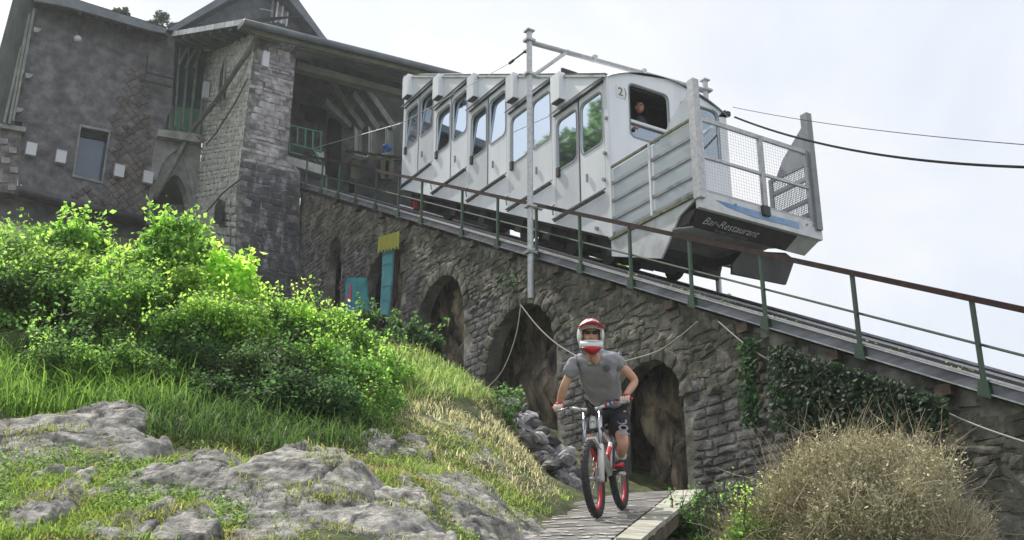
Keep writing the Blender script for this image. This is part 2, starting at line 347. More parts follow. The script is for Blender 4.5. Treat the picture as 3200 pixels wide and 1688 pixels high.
def patch_stones(P00, P10, P11, P01, hrange=(.14,.28), wrange=(.25,.6), gap=.03, depth=(.03,.09), inside=None, jit=.0, rot=.04, nsign=1, ends=False):
    """coursed stones over a bilinear patch; inside(point) keeps a stone"""
    items = []; P00, P10, P11, P01 = map(Vector, (P00, P10, P11, P01))
    H = ((P01-P00).length+(P11-P10).length)/2; W = ((P10-P00).length+(P11-P01).length)/2
    def S(s, t): return P00*(1-s)*(1-t)+P10*s*(1-t)+P11*s*t+P01*(1-s)*t
    t = 0.0
    while t < 1:
        h = random.uniform(*hrange); s = -random.random()*.5*wrange[0]/W
        while s < 1:
            w_ = random.uniform(*wrange); sc, tc_ = s+w_/2/W, t+h/2/H+random.uniform(-jit, jit)/H
            if 0 < sc < 1 and 0 < tc_ < 1:
                p = S(sc, tc_); e = .01
                x = (S(sc+e, tc_)-S(sc-e, tc_)).normalized(); y = (S(sc, tc_+e)-S(sc, tc_-e)); n_ = x.cross(y).normalized()*nsign; y = (n_.cross(x)*nsign).normalized()
                a = random.gauss(0, rot); x2 = x*math.cos(a)+y*math.sin(a); y2 = y*math.cos(a)-x*math.sin(a)
                if inside is None or (inside(p) and (not ends or (inside(p+x*w_*.42) and inside(p-x*w_*.42)))):
                    d = random.uniform(*depth); q = proj(p)
                    items.append((p, x2, y2, n_, w_-gap, h-gap, d, w_*h/(q[2]**2)))
            s += w_/W
        t += h/H
    return items
def skin_mesh(name, J, E, m, parent, sub=2, root=0, smooth=True):
    off = worldloc(parent) if parent is not None else Vector((0,0,0))
    me = bpy.data.meshes.new(name); me.from_pydata([Vector(j[0])-off for j in J], E, []); o = bpy.data.objects.new(name, me); COL.objects.link(o)
    o.modifiers.new('skin', 'SKIN'); md = o.modifiers.new('sub', 'SUBSURF'); md.levels = md.render_levels = sub
    for i, j in enumerate(J):
        r = j[1]; sv = me.skin_vertices[0].data[i]; sv.radius = r if isinstance(r, tuple) else (r, r); sv.use_root = (i == root)
    dg = bpy.context.evaluated_depsgraph_get(); dg.update(); nm = bpy.data.meshes.new_from_object(o.evaluated_get(dg)); bpy.data.objects.remove(o)
    nm.name = name; nm.materials.clear(); nm.materials.append(m); nm.polygons.foreach_set('use_smooth', [smooth]*len(nm.polygons))
    o = bpy.data.objects.new(name, nm); COL.objects.link(o); o.parent = parent
    return o
def text_mesh(name, body, size, M, m, parent, depth=.004, shear=0, bold=0, spacing=1):
    """M maps text XY plane to world"""
    cu = bpy.data.curves.new(name, 'FONT'); cu.body = body; cu.size = size; cu.extrude = depth; cu.shear = shear; cu.offset = bold; cu.align_x = 'CENTER'; cu.align_y = 'CENTER'; cu.resolution_u = 3; cu.space_character = spacing
    t = bpy.data.objects.new(name, cu); COL.objects.link(t); dg = bpy.context.evaluated_depsgraph_get(); dg.update()
    me = bpy.data.meshes.new_from_object(t.evaluated_get(dg)); bpy.data.objects.remove(t)
    me.transform(Matrix.Translation(-worldloc(parent))@M); me.materials.clear(); me.materials.append(m)
    o = bpy.data.objects.new(name, me); COL.objects.link(o); o.parent = parent; return o
def frameM(o, x, y):
    x = Vector(x).normalized(); z = x.cross(Vector(y)).normalized(); y = z.cross(x)
    M = Matrix((x, y, z)).transposed().to_4x4(); M.translation = Vector(o); return M
UP = Vector((0,0,1)); XW = Vector((1,0,0)); YU = Vector((0,1,0))
def zdeck(u): return 2.54+.493*(u-6.72)          # underside of the deck's edge channel
WN, WF = 10.5, 14.6                              # near and far edge of the deck
# ================================================================ HILLSIDE
ctrl = []
for px, py, d in [(0,1700,5.0),(600,1700,5.3),(1100,1700,5.6),(1500,1710,7.2),(1700,1790,7.4),(1950,1790,8.0),
                  (0,1600,5.9),(400,1600,6.0),(900,1600,6.3),(1300,1600,6.8),(1560,1600,8.6),(1700,1640,9.4),(1850,1640,10.6),(2000,1640,11.5),
                  (0,1500,6.8),(400,1500,6.9),(900,1490,7.3),(1300,1500,8.0),(1650,1545,10.3),(1760,1555,12),(1950,1585,13.4),(2120,1590,13.6),
                  (0,1400,7.9),(400,1400,8.0),(800,1410,8.6),(1200,1420,9.2),(1500,1430,10.6),(1750,1500,13.2),
                  (0,1300,8.9),(500,1290,9.3),(900,1330,9.8),(1250,1310,10.8),(1500,1340,12.0),(1650,1420,13.8),
                  (0,1190,10.2),(400,1170,10.6),(800,1230,11.2),(1100,1240,12.0),(1400,1210,13.0),(1540,1260,14.2),
                  (0,1000,12.2),(400,1020,12.4),(800,1100,13.0),(1100,1150,14.0),(1300,1110,14.6),
                  (0,860,15),(400,900,15),(750,960,16),(1000,1080,18),
                  (2200,1860,8.5),(2500,1800,7.5),(2900,1800,7.0),(3200,1760,7.5),(2250,1660,11.5),(2600,1720,10)]:
    ctrl.append(onD(px, py, d))
for u, z in [(29,9.9),(26.5,8.7),(24,7.6),(21,6.3),(19,5.3),(17.5,4.5),(16,3.9),(14.5,3.1),(12.8,2.3),(11,1.2),(9,0),(7,-1.1),(3,-3.2)]:
    ctrl += [Vector((10.3, u, z)), Vector((12.6, u, z+.1)), Vector((15.5, u, z-.6)), Vector((19, u, z-3.0)), Vector((30, u, z-9))]
for w, u, z in [(3,34,12.6),(8,34,12.8),(10,31,11.0),(3,26,9.3),(7,24,8.0),(0,20,7.2),(13,34,12.0),(-6,30,10.5),(-10,20,7.0),(-8,10,3.0),(-6,3,-.4),(0,0,-1.6),(3,2,-1.2),
                (8,0,-3.5),(0,-20,-8),(60,0,-40),(60,60,-10),(0,70,22),(-40,60,18),(-60,0,-2),(-60,-60,-20),(60,-60,-60),(0,150,30),(30,60,8)]:
    ctrl.append(Vector((w, u, z)))
CP = np.array([tuple(c) for c in ctrl]); nC = len(CP)
def _phi(A, B): return -np.sqrt(((A[:,None,:]-B[None,:,:])**2).sum(-1)+.02)
_A = np.zeros((nC+3, nC+3)); _A[:nC,:nC] = _phi(CP[:,:2], CP[:,:2])+np.eye(nC)*-.02; _A[:nC,nC] = 1; _A[:nC,nC+1:] = CP[:,:2]; _A[nC,:nC] = 1; _A[nC+1:,:nC] = CP[:,:2].T
_S = np.linalg.solve(_A, np.concatenate([CP[:,2], [0,0,0]]))
def terr(X, Y):
    X = np.atleast_1d(np.asarray(X, float)); Y = np.atleast_1d(np.asarray(Y, float)); o = np.empty(len(X)); 
    for i in range(0, len(X), 20000):
        P = np.stack([X[i:i+20000], Y[i:i+20000]], 1); o[i:i+20000] = _phi(P, CP[:,:2])@_S[:nC]+_S[nC]+P@_S[nC+1:]
    return o
def terr1(p): return float(terr(p[0], p[1])[0])
ax = np.concatenate([-np.geomspace(700, 8, 26), np.arange(-7.5, 20, .17), 20+np.geomspace(.5, 700, 26)])
ay = np.concatenate([-np.geomspace(500, 2, 18), np.arange(-1.5, 36, .17), 36+np.geomspace(.5, 900, 24)])
GX, GY = np.meshgrid(ax, ay); Z = terr(GX.ravel(), GY.ravel()); far = np.clip((np.hypot(GX.ravel(), GY.ravel())-120)/300, 0, 1); Z = Z*(1-far)+np.clip(Z, -80, -5)*far
gv = np.stack([GX.ravel(), GY.ravel(), Z], 1)
for i in range(len(gv)):
    if -8 < gv[i,0] < 20 and -1 < gv[i,1] < 30:
        p = Vector(gv[i]); gv[i,2] += noise.fractal(p*1.1, .8, 2.1, 4)*.075
nx = len(ax); idx = np.arange(len(ay)*nx).reshape(len(ay), nx)
gf = np.stack([idx[:-1,:-1].ravel(), idx[:-1,1:].ravel(), idx[1:,1:].ravel(), idx[1:,:-1].ravel()], 1)
ground = npmesh('hillside', gv, gf, M_soil, smooth=True); tag(ground, 'steep earth and grass hillside rising to the station', kind='structure')
# ================================================================ VIADUCT
via = empty('stone_viaduct', (WN+.1, 16, 3), 'long rubble stone viaduct with round arches carrying the sloping railway', 'viaduct')
ARCH = [(25.75,26.75,11.0,.9),(22.0,24.1,9.55,.95),(18.95,21.1,7.95,1.0),(15.55,18.0,6.4,1.1),(12.2,13.85,4.45,.75)]   # u range, crown height, rise
def arch_half(u, a):
    u0, u1, zc, rise = a; t = (u-(u0+u1)/2)/((u1-u0)/2)
    return zc-rise*(1-math.sqrt(max(0, 1-t*t)))
def in_arch(p, grow=0):
    for u0, u1, zc, rise in ARCH:
        if u0-grow < p[1] < u1+grow and p[2] < arch_half(p[1], (u0-grow, u1+grow, zc+grow, rise+grow*.6)): return True
    return False
zb = lambda u: terr1((WN, u))-.8
pts = [(29.3, zdeck(29.0)), (2.0, zdeck(2.0)), (2.0, zb(2.0))]
for a in reversed(ARCH):
    u0, u1, zc, rise = a; pts.append((u0, zb(u0)))
    for k in range(17):
        u = u0+(u1-u0)*k/16; pts.append((u, arch_half(u, a)))
    pts.append((u1, zb(u1)))
pts.append((29.3, zb(28.9)))
MB().prism([(WN+.08, u, z) for u, z in pts], (.26, 0, 0)).build('wall_core', M_wallmortar, via)
MB().prism([(WF-.9, 28.9, zdeck(28.9)), (WF-.9, 2, zdeck(2)), (WF-.9, 2, zdeck(2)-7), (WF-.9, 28.9, zdeck(28.9)-6)], (.9,0,0)).build('rear_wall', M_mortar, via)
# rough rock standing behind the arches
U = np.arange(4, 29, .09); T = np.linspace(0, 1, 34); rv = []
for u in U:
    z0 = terr1((11.5, u))-1; z1 = zdeck(u)-.25
    for t in T:
        z = z0+(z1-z0)*t; n1 = noise.fractal(Vector((0, u*1.7, z*.55)), .7, 2.1, 5); n2 = noise.fractal(Vector((7, u*4.5, z*1.1)), .7, 2.1, 4)
        rv.append((11.35+n1*.42+n2*.22, u, z))
m_ = len(T); I = np.arange(len(U)*m_).reshape(len(U), m_)
npmesh('rock_backing', rv, np.stack([I[:-1,:-1].ravel(), I[:-1,1:].ravel(), I[1:,1:].ravel(), I[1:,:-1].ravel()], 1), M_rockface, parent=via)
# stones of the face: neat courses low down, ragged rubble above
def via_ok(p): return p.z < zdeck(p.y)-.18 and p.z > zb(p.y) and not in_arch(p, .13)
Z0, Z1 = -2.0, 2.2
def P4(u0, u1, za, zb_): return (WN+.07, u1, za), (WN+.07, u0, za), (WN+.07, u0, zb_), (WN+.07, u1, zb_)
lay = []
for u0, u1 in ((2,7),(7,12),(12,17),(17,23),(23,28.9)):
    zt = zdeck(u1); zl = terr1((WN, u0))-.5
    def low(p): return via_ok(p) and p.z < zdeck(p.y)-1.35
    def high(p): return via_ok(p) and p.z >= zdeck(p.y)-1.35
    lay += patch_stones(*P4(u0, u1, zl, zt), hrange=(.11,.17), wrange=(.18,.48), gap=.03, depth=(.008,.028), inside=low, rot=.05, nsign=1)
    lay += [(o,x,y,n,w*1.1,h*1.1,d,s) for o,x,y,n,w,h,d,s in patch_stones(*P4(u0, u1, zl, zt), hrange=(.08,.17), wrange=(.12,.38), gap=.016, depth=(.006,.032), inside=high, rot=.17, jit=.035, nsign=1)]
nn = lay[0][3]
if nn.x > 0: lay = [(o,-x,y,-n,w,h,d,s) for o,x,y,n,w,h,d,s in lay]
lowl = [s for s in lay if s[0].z < zdeck(s[0].y)-1.25]; hil = [s for s in lay if s[0].z >= zdeck(s[0].y)-1.25]
place_stones(lowl, via, M_stone, limit=180); place_stones(hil, via, M_upper, limit=115, vkey='h')
# ring stones round each arch
ringst = []
for a in ARCH:
    u0, u1, zc, rise = a; N = max(8, int((u1-u0)/.17))
    P = [Vector((WN+.06, u0+(u1-u0)*(.5-.5*math.cos(PI*k/N)), 0)) for k in range(N+1)]
    for p in P: p.z = arch_half(p.y, a)
    for k in range(N):
        c = (P[k]+P[k+1])/2; x = (P[k+1]-P[k]); L_ = x.length; x.normalize(); y = Vector((0,-x.z,x.y)); y = y if y.z > 0 or abs(y.z) < .2 else -y
        if (c.y-(u0+u1)/2)*y.y < 0 and abs(y.z) < .5: y = -y
        nrm = Vector((-1,0,0)); hh = random.uniform(.2,.28)
        ringst.append((c+y*hh*.5, x, y, nrm, max(L_,.1)*.92, hh, random.uniform(.02,.045), 1))
place_stones(ringst, via, M_upper, name='ring_stone', vkey='r')
# deck, its edge channel and the brackets below
MB().prism([(WN+.18, 28.9, zdeck(28.9)+.02), (WN+.18, 2, zdeck(2)+.02), (WN+.18, 2, zdeck(2)-.12), (WN+.18, 28.9, zdeck(28.9)-.12)], (WF-WN-.3, 0, 0)).build('deck_slab', M_dkconcrete, via)
trk = empty('railway_track', (12.9, 16, zdeck(16)+.1), 'steep single railway track on sleepers with pale edge channel on the viaduct', 'railway track')
def along(w0, w1, z0, z1, ua=1.5, ub=29.0): # a member that follows the slope
    return MB().prism([(w0, ub, zdeck(ub)+z0), (w0, ua, zdeck(ua)+z0), (w0, ua, zdeck(ua)+z1), (w0, ub, zdeck(ub)+z1)], (w1-w0, 0, 0))
along(WN-.02, WN+.03, 0, .17).build('edge_channel', M_channel, trk)
along(WN-.075, WN-.02, .0, .018).build('channel_flange', M_rail, trk)
along(WN-.06, WN-.02, .150, .160).build('channel_flange', M_galv, trk)
along(WN+.03, WN+.62, .07, .10).build('walkway', M_channel, trk)
along(WN+.62, WN+.66, .07, .16).build('walkway_kerb', M_galv, trk)
along(WN+.80, WN+.84, .04, .20).build('cable_duct', M_dark, trk)
along(WN+.80, WN+.90, .20, .212).build('duct_cover', M_rail, trk)
for w in (12.15, 13.75):
    along(w-.035, w+.035, .15, .19).build('rail', M_rail, trk); along(w-.012, w+.012, .06, .15).build('rail_web', M_dark, trk)
along(WF-.12, WF, -.1, .10).build('far_kerb', M_dkconcrete, trk)
u = 2.0; sm = MB().box((0,0,0), (2.3,.2,.12), Matrix.Rotation(math.atan(.493), 3, 'X')); s0 = None
while u < 28.5:
    c = Vector((12.95, u, zdeck(u)+.0))
    if s0 is None: s0 = sm.build('sleeper', M_sleeper, trk, xf=Matrix.Translation(c)); c0 = c
    else: s_ = s0.copy(); COL.objects.link(s_); s_.location = c-c0
    u += .62
# brackets of brownish stone under the deck
b0 = None; u = 3.0; bm_ = MB().box((0,0,0), (.12,.20,.13))
while u < 27:
    c = Vector((WN+.02, u, zdeck(u)-.11))
    if b0 is None: b0 = bm_.build('bracket', M_beam, via, xf=Matrix.Translation(c)); c0 = c
    else: s_ = b0.copy(); COL.objects.link(s_); s_.location = c-c0
    u += 1.55
# ================================================================ HANDRAIL
rail = empty('track_handrail', (WN-.04, 16, zdeck(16)+.1), 'long rusty handrail on green posts along the near edge of the track', 'handrail')
PX = [(955,592),(1025,612),(1070,622),(1122,636),(1188,655),(1262,672),(1345,700),(1443,728),(1555,765),(1677,800),(1815,850),(1974,902),(2165,955),(2395,1030),(2692,1120),(3080,1230)]
ups = []
for x, y in PX: ups.append(onW(x, y, WN-.04).y)
ups[0:7] = [28.6, 27.3, 26.0, 24.75, 23.45, 22.1, 20.85]
ups = ups+[6.2, 4.9, 3.6]
hr = lambda u: zdeck(u)+1.12
def vr(z0, z1, w0, w1, m, n): MB().prism([(w0, 28.9, hr(28.9)+z0), (w0, 2.5, hr(2.5)+z0), (w0, 2.5, hr(2.5)+z1), (w0, 28.9, hr(28.9)+z1)], (w1-w0,0,0)).build(n, m, rail)
vr(-.075, -.004, WN-.07, WN-.062, M_rust, 'top_rail'); vr(-.002, .006, WN-.07, WN+.005, M_rust, 'rail_flange')
MB().tube([(WN-.03, u, zdeck(u)+.56) for u in (28.9, 20, 12, 2.5)], .016, 6).build('mid_rail', M_grnpost, rail)
for i, u in enumerate(ups):
    MB().beam((WN-.04, u, zdeck(u)+.02), (WN-.04, u, hr(u)-.01), .045, .045, (0,1,0)).build('post', M_grnpost, rail)
    MB().prism([(WN-.085, u+.035, zdeck(u)+.17), (WN-.085, u-.07, zdeck(u)+.14), (WN-.085, u-.09, zdeck(u)-.08), (WN-.085, u+.075, zdeck(u)+.0)], (.06,0,0)).build('post_foot', M_grnpost, rail)
# ================================================================ MASTS
mp = onW(1658, 785, WN-.22); wm = WN-.2; um = onW(1658, 785, wm).y; wfar = onU(2205, 290, um).x
def tubep(parent, name, pts, r, m=M_galv, n=12): return MB().tube(pts, r, n).build(name, m, parent, smooth=False)
mast = empty('cable_mast', (wm, um, onW(1655, 935, wm).z), 'tall pale steel mast clamped to the near deck edge, arm over the track', 'mast')
zt = onW(1662, 92, wm).z; z0m = onW(1655, 935, wm).z
tubep(mast, 'pole', [(wm, um, z0m), (wm, um, zt)], .058, n=16)
MB().box((wm, um, zt+.01), (.17,.17,.03)).build('cap', M_galv, mast)
za = onW(1665, 122, wm).z; zaf = onU(2205, 283, um).z
tubep(mast, 'arm', [(wm+.05, um, za), (wfar, um, zaf)], .052, n=12)
p1 = onU(1672, 232, um); p2 = onU(1775, 160, um)
tubep(mast, 'strut', [p1, p2], .042)
for pxy in ((1660,122),(1660,228),(1658,645),(1658,790)):
    c = onW(*pxy, wm); MB().box((wm, um, c.z), (.20,.17,.05)).build('clamp', M_galv, mast)
    MB().box((wm+.16, um, c.z-.0), (.22,.06,.035)).build('clamp_bolt', M_galv, mast)
for w in (11.9, 13.2, 14.6): MB().box((w, um, za+(zaf-za)*(w-wm)/(wfar-wm)+.03), (.09,.15,.10)).build('arm_collar', M_galv, mast)
far = empty('far_cable_mast', (wfar, um, zdeck(um)), 'far steel mast beyond the track, under the end of the arm', 'mast')
tubep(far, 'pole', [(wfar, um, zdeck(um)-.9), (wfar, um, zaf+.24)], .06, n=14)
MB().box((wfar, um, zaf+.25), (.17,.17,.03)).build('cap', M_galv, far); MB().box((wfar, um, zaf), (.26,.2,.05)).build('clamp', M_galv, far)
# stays and overhead cables
def wire(name, a, b, r, sag, m, label, cat, n=24):
    a = Vector(a); b = Vector(b); P = [a.lerp(b, k/n)-Vector((0,0,4*sag*(k/n)*(1-k/n))) for k in range(n+1)]
    return tag(MB().tube(P, r, 6).build(name, m), label, cat)
st = empty('stay_rod', (wm, um, onW(1650,152,wm).z), 'short black tensioner rod and thin stay wire leaving the mast towards the station', 'stay wire')
a = Vector((wm, um+.06, onW(1652, 152, wm).z)); b = onW(1592, 198, wm); c = onW(1255, 385, wm)
MB().tube([a, b], .016, 6).build('rod', M_cable, st); MB().tube([a-Vector((0,.0,.03)), a+(b-a)*.16], .04, 6).build('fitting', M_dark, st); MB().tube([a+(b-a)*.78, b], .03, 6).build('turnbuckle', M_dark, st)
MB().tube([b, c, onU(985, 462, 28.6)], .007, 5).build('stay', M_galv, st)
wire('overhead_cable', onU(2296, 366, 15.0), onU(3330, 525, 6.5), .020, .28, M_cable, 'thick black cable from the front of the car to the right edge', 'cable')
wire('overhead_wire', onU(2290, 335, 15.0), onU(3330, 462, 6.5), .006, .1, M_cable, 'thin grey wire above the black cable right of the car', 'wire')
# loose cords hanging on the viaduct wall
def cord(pts, label, n=10):
    P = [onW(x, y, WN-.13-.0*k) for k, (x, y) in enumerate(pts)]; Q = []
    for i in range(len(P)-1):
        p0 = P[max(i-1,0)]; p1 = P[i]; p2 = P[i+1]; p3 = P[min(i+2, len(P)-1)]
        for k in range(n):
            t = k/n; Q.append(.5*((2*p1)+(p2-p0)*t+(2*p0-5*p1+4*p2-p3)*t*t+(-p0+3*p1-3*p2+p3)*t**3))
    Q.append(P[-1]); tag(MB().tube(Q, .011, 5).build('hanging_cord', M_rope), label, 'cord', 'cords strung along the viaduct')
cord([(1628,952),(1612,1050),(1575,1150),(1530,1205),(1490,1220),(1445,1200)], 'pale cord hanging in a deep loop left of the rider')
cord([(1628,954),(1680,1020),(1740,1075),(1800,1112)], 'pale cord sloping down to the left shoulder of the rider')
cord([(1950,1130),(2050,1100),(2120,1055),(2180,1005)], 'pale cord rising from behind the rider to the deck')
cord([(2245,1005),(2340,1085),(2450,1150),(2560,1190),(2660,1207)], 'pale cord slanting down across the ivy on the wall')
cord([(2830,1222),(2950,1285),(3080,1340),(3260,1400)], 'pale cord at the right end of the viaduct wall')
# ================================================================ FUNICULAR CAR
WC, WX = 11.45, 14.6                      # near and far side of the body
car = empty('funicular_car', (13.0, 19, zdeck(19)+.35), 'large white stepped funicular car leaving the station, number 2 on its front', 'funicular car')
zbot = lambda u: 7.46+.487*(u-15.1); ztop = lambda u: 10.78+.487*(u-15.0)
PITCH = 1.80; U0 = 15.02
def leaf(W, th, u0, u1, z0, z1, name, tilt=0):
    """one door leaf with a rounded window: the window is a true opening"""
    mu = .055; i2 = rounded([(u0+mu, z0+.98), (u1-mu, z0+.98), (u1-mu, z1-.16), (u0+mu, z1-.16)], .15)
    o2 = outer_match(i2, u0+.006, u1-.006, z0, z1)
    d = MB().ring([(W, a.x, a.y) for a in o2], [(W, a.x, a.y) for a in i2], (th, 0, 0)).build(name, M_car, car)
    c = sum((a for a in i2), Vector((0,0)))/len(i2)
    g = [c+(a-c)*1.02 for a in i2]
    MB().add([(W+th*.5+tilt*(a.y-g[0].y)*(1 if th > 0 else -1), a.x, a.y) for a in g], [tuple(range(len(g)))]).build('window_pane', M_glass, d)
    g2 = [c+(a-c)*1.07 for a in i2]
    MB().ring([(W-.012*(1 if th > 0 else -1), a.x, a.y) for a in g2], [(W-.012*(1 if th > 0 else -1), a.x, a.y) for a in i2], (.010*(1 if th > 0 else -1), 0, 0)).build('window_seal', M_cargrey, d)
    return d
for W, th in ((WC, .04), (WX, -.04)):
    sg = 1 if th > 0 else -1; near = th > 0
    for k in range(5):
        ua = U0+k*PITCH; ub = ua+PITCH; um2 = ua+PITCH/2-.02; dz = .87*k; zr = 8.44+dz; zd = 10.74+dz
        ubb = ub if k < 4 else 24.0
        leaf(W, th, ua+.07, um2, zr+.02, zd-.05, 'door_leaf', .07 if k >= 2 else 0); leaf(W, th, um2+.05, ub-.07, zr+.02, zd-.05, 'door_leaf', .07 if k >= 2 else 0)
        # skirt below the doors and the panel above them
        MB().prism([(W, ua, zr-.02), (W, ub, zr-.02), (W, ub, zbot(ub)), (W, ua, zbot(ua))], (th,0,0)).build('skirt_panel', M_car, car)
        MB().prism([(W, ua, ztop(ua)+.002), (W, ub, ztop(ub)), (W, ub, zd)], (th,0,0)).build('upper_panel', M_car, car)
        for up in (ua+.03, ub-.035): MB().prism([(W, up-.03, zr-.02), (W, up+.03, zr-.02), (W, up+.03, zd-.01), (W, up-.03, zd-.01)], (th*1.1,0,0)).build('door_post', M_car, car)
        MB().box((W+.03*sg, um2+.025, (zr+zd)/2), (.03, .05, zd-zr-.02)).build('door_seam', M_seam, car)
        if near:
            # drip rail with a dark strip painted for its shade, lower guide rail, ventilation box, locks
            MB().prism([(W-.11, ub+.02, zd-.01), (W-.11, ua, zd-.01), (W-.02, ua, zd+.05), (W-.02, ub+.02, zd+.05)], (0,0,.025)).build('drip_rail', M_cargrey, car)
            MB().box((W-.02, (ua+ub)/2, zd-.03), (.03, PITCH*.97, .022)).build('drip_shade', M_seam, car)
            MB().box((W-.045, (ua+ub)/2+.05, zr-.05), (.05, PITCH*.96, .028)).build('guide_rail', M_rail, car)
            MB().box((W-.02, (ua+ub)/2+.05, zr-.085), (.025, PITCH*.96, .02)).build('guide_seal', M_seam, car)
            ue = ua+1.32
            v = MB().box((W-.075, ue+.20, zd+.50), (.15, .32, .62)).build('vent_box', M_car, car)
            MB().box((W-.075, ue+.20, zd+.18), (.13, .28, .02)).build('vent_mouth', M_seam, v)
            MB().box((W-.02, ua+1.62, zr+.93), (.07,.09,.20)).build('door_handle', M_dark, car)
            MB().box((W-.03, um2-.25, zr+.42), (.03,.04,.16)).build('lock', M_cargrey, car)
            MB().tube([(W-.02, ub-.02, zr+.28), (W-.07, ub+.0, zr+.22), (W-.04, ub+.0, zr+.05)], .018, 6).build('hinge', M_cargrey, car)
for q in ((1897,370),(1893,480),(1890,562),(1868,715)):
    p = onW(*q, WC-.01); MB().tube([p+Vector((.0,0,0)), p+Vector((-.05,0,0))], .04, 10).build('bolt', M_cargrey, car)
# corner pillar, rear end
MB().box((WC+.02, 15.0, (zbot(15)+ztop(15))/2), (.06,.09, ztop(15)-zbot(15))).build('corner_pillar', M_car, car)
MB().prism([(WC, 24.02, zbot(24)), (WX, 24.02, zbot(24)), (WX, 24.02, ztop(24)), (WC, 24.02, ztop(24))], (0,.05,0)).build('rear_panel', M_car, car)
# crowned roof, swept up the slope
def crown(s): return .49*(1-(2*s-1)**2)**.9 if 0 < s < 1 else 0
v = []; f = []; nS = 20
for j, u in enumerate((14.93, 24.1)):
    for i in range(nS+1): s = i/nS; v.append((WC-.03+(WX-WC+.06)*s, u, ztop(u)+crown(s)*.9))
for i in range(nS): f.append((i, i+1, nS+2+i, nS+1+i))
MB().add(v, f).build('roof', M_car, car, smooth=True)
MB().beam((WC-.02, 14.95, ztop(14.95)+.015), (WC-.02, 24.1, ztop(24.1)+.015), .05, .045).build('roof_gutter', M_carold, car)
# front wall with two windows; the near one is open
UF = 15.0
def ztf(w): s = (w-WC)/(WX-WC); return 10.78+crown(s)*.9
zfl = 7.62
def fring(name, i2, w0, w1, z0, z1):
    o2 = outer_match(i2, w0, w1, z0, z1)
    for a in o2:
        if abs(a.y-z1) < 1e-4: a.y = ztf(a.x)-.01
    return MB().ring([(a.x, UF, a.y) for a in o2], [(a.x, UF, a.y) for a in i2], (0,.05,0)).build(name, M_car, car)
wn = rounded([(12.03, 9.66), (13.02, 9.66), (13.02, 10.82), (12.03, 10.82)], .14)
wf_ = rounded([(13.36, 9.66), (14.36, 9.66), (14.36, 10.82), (13.36, 10.82)], .16)
fring('front_wall', wn, WC, 13.19, 8.6, 11.1); fring('front_wall', wf_, 13.19, WX, 8.6, 11.1)
MB().prism([(WC, UF, zfl-.2), (WX, UF, zfl-.2), (WX, UF, 8.6), (WC, UF, 8.6)], (0,.05,0)).build('front_apron', M_car, car)
for i2, nm in ((wn,'near'),(wf_,'far')):
    c = sum((a for a in i2), Vector((0,0)))/len(i2); g2 = [c+(a-c)*1.045 for a in i2]
    MB().ring([(a.x, UF-.012, a.y) for a in g2], [(a.x, UF-.012, a.y) for a in i2], (0,.01,0)).build('window_seal', M_cargrey, car)
MB().add([(a.x, UF+.03, a.y) for a in wf_], [tuple(range(len(wf_)))]).build('window_pane', M_glass, car)
MB().box((12.53, UF-.005, 9.98), (1.0,.05,.06)).build('sliding_sash', M_white, car)
MB().add([(12.04, UF+.03, 9.67), (13.01, UF+.03, 9.67), (13.01, UF+.03, 9.96), (12.04, UF+.03, 9.96)], [(0,1,2,3)]).build('window_pane', M_glass, car)
# interior: floor steps, ceiling lining, partitions, seats
for k in range(5):
    ua = U0+k*PITCH; dz = .87*k
    MB().box((13.02, ua+PITCH/2, 8.40+dz), (3.0, PITCH, .06)).build('floor', M_inside, car)
    MB().box((13.02, ua+PITCH-.03, 9.05+dz), (2.9, .05, 1.3)).build('seat_back', M_inside, car)
    MB().box((13.02, ua+PITCH-.3, 8.85+dz), (2.9, .5, .08)).build('seat', M_grnwood, car)
MB().prism([(WC+.08, 15.1, ztop(15.1)-.05), (WC+.08, 23.9, ztop(23.9)-.05), (WC+.08, 23.9, ztop(23.9)+.12), (WC+.08, 15.1, ztop(15.1)+.12)], (WX-WC-.16,0,0)).build('ceiling', M_inside, car)
MB().box((13.02, 16.6, 11.3), (3.0,.05,1.0)).build('partition', M_inside, car)
MB().box((12.55, 15.25, 9.35), (1.1,.3,.5)).build('control_desk', M_inside, car)
# number on the front
MB().prism([(11.70, UF-.004, 10.42), (11.95, UF-.004, 10.42), (11.95, UF-.004, 10.68), (11.70, UF-.004, 10.68)], (0,-.004,0)).build('number_plate', M_white, car)
text_mesh('number', '2', .25, frameM((11.81, UF-.010, 10.55), XW, UP), M_brace, car, .002, bold=.004)
text_mesh('number_bracket', ')', .25, frameM((11.93, UF-.010, 10.56), XW, UP), M_brace, car, .002)
# chassis and running gear
ch = lambda w0, w1, z0, z1, ua, ub: MB().prism([(w0, ub, zbot(ub)+z0), (w0, ua, zbot(ua)+z0), (w0, ua, zbot(ua)+z1), (w0, ub, zbot(ub)+z1)], (w1-w0,0,0))
for w in (11.95, 13.85): ch(w-.1, w+.1, -.24, -.02, 15.1, 24).build('chassis_beam', M_dark, car)
ch(WC+.05, WX-.05, -.05, -.0, 15.1, 24).build('underfloor', M_dark, car)
for u in (15.3, 16.3, 17.5, 18.6, 20.2, 21.6, 23.2): 
    z = zbot(u)-.30; MB().box((13.0, u, z+.08), (2.6,.28,.30), Matrix.Rotation(.46, 3, 'X')).build('cross_member', M_dark, car)
for u in (15.9, 17.1, 18.9, 20.4, 22.6):
    for w in (12.15, 13.75):
        z = zdeck(u)+.19+.27; MB().tube([(w-.06, u, z), (w+.06, u, z)], .26, 18).build('wheel', M_dark, car)
        MB().box((w-.1*(1 if w < 13 else -1), u, z+.12), (.06,.5,.2), Matrix.Rotation(.46, 3, 'X')).build('axle_box', M_dark, car)
MB().box((12.9, 16.5, zbot(16.5)-.33), (1.0, .9, .34), Matrix.Rotation(.46, 3, 'X')).build('brake_unit', M_dark, car)
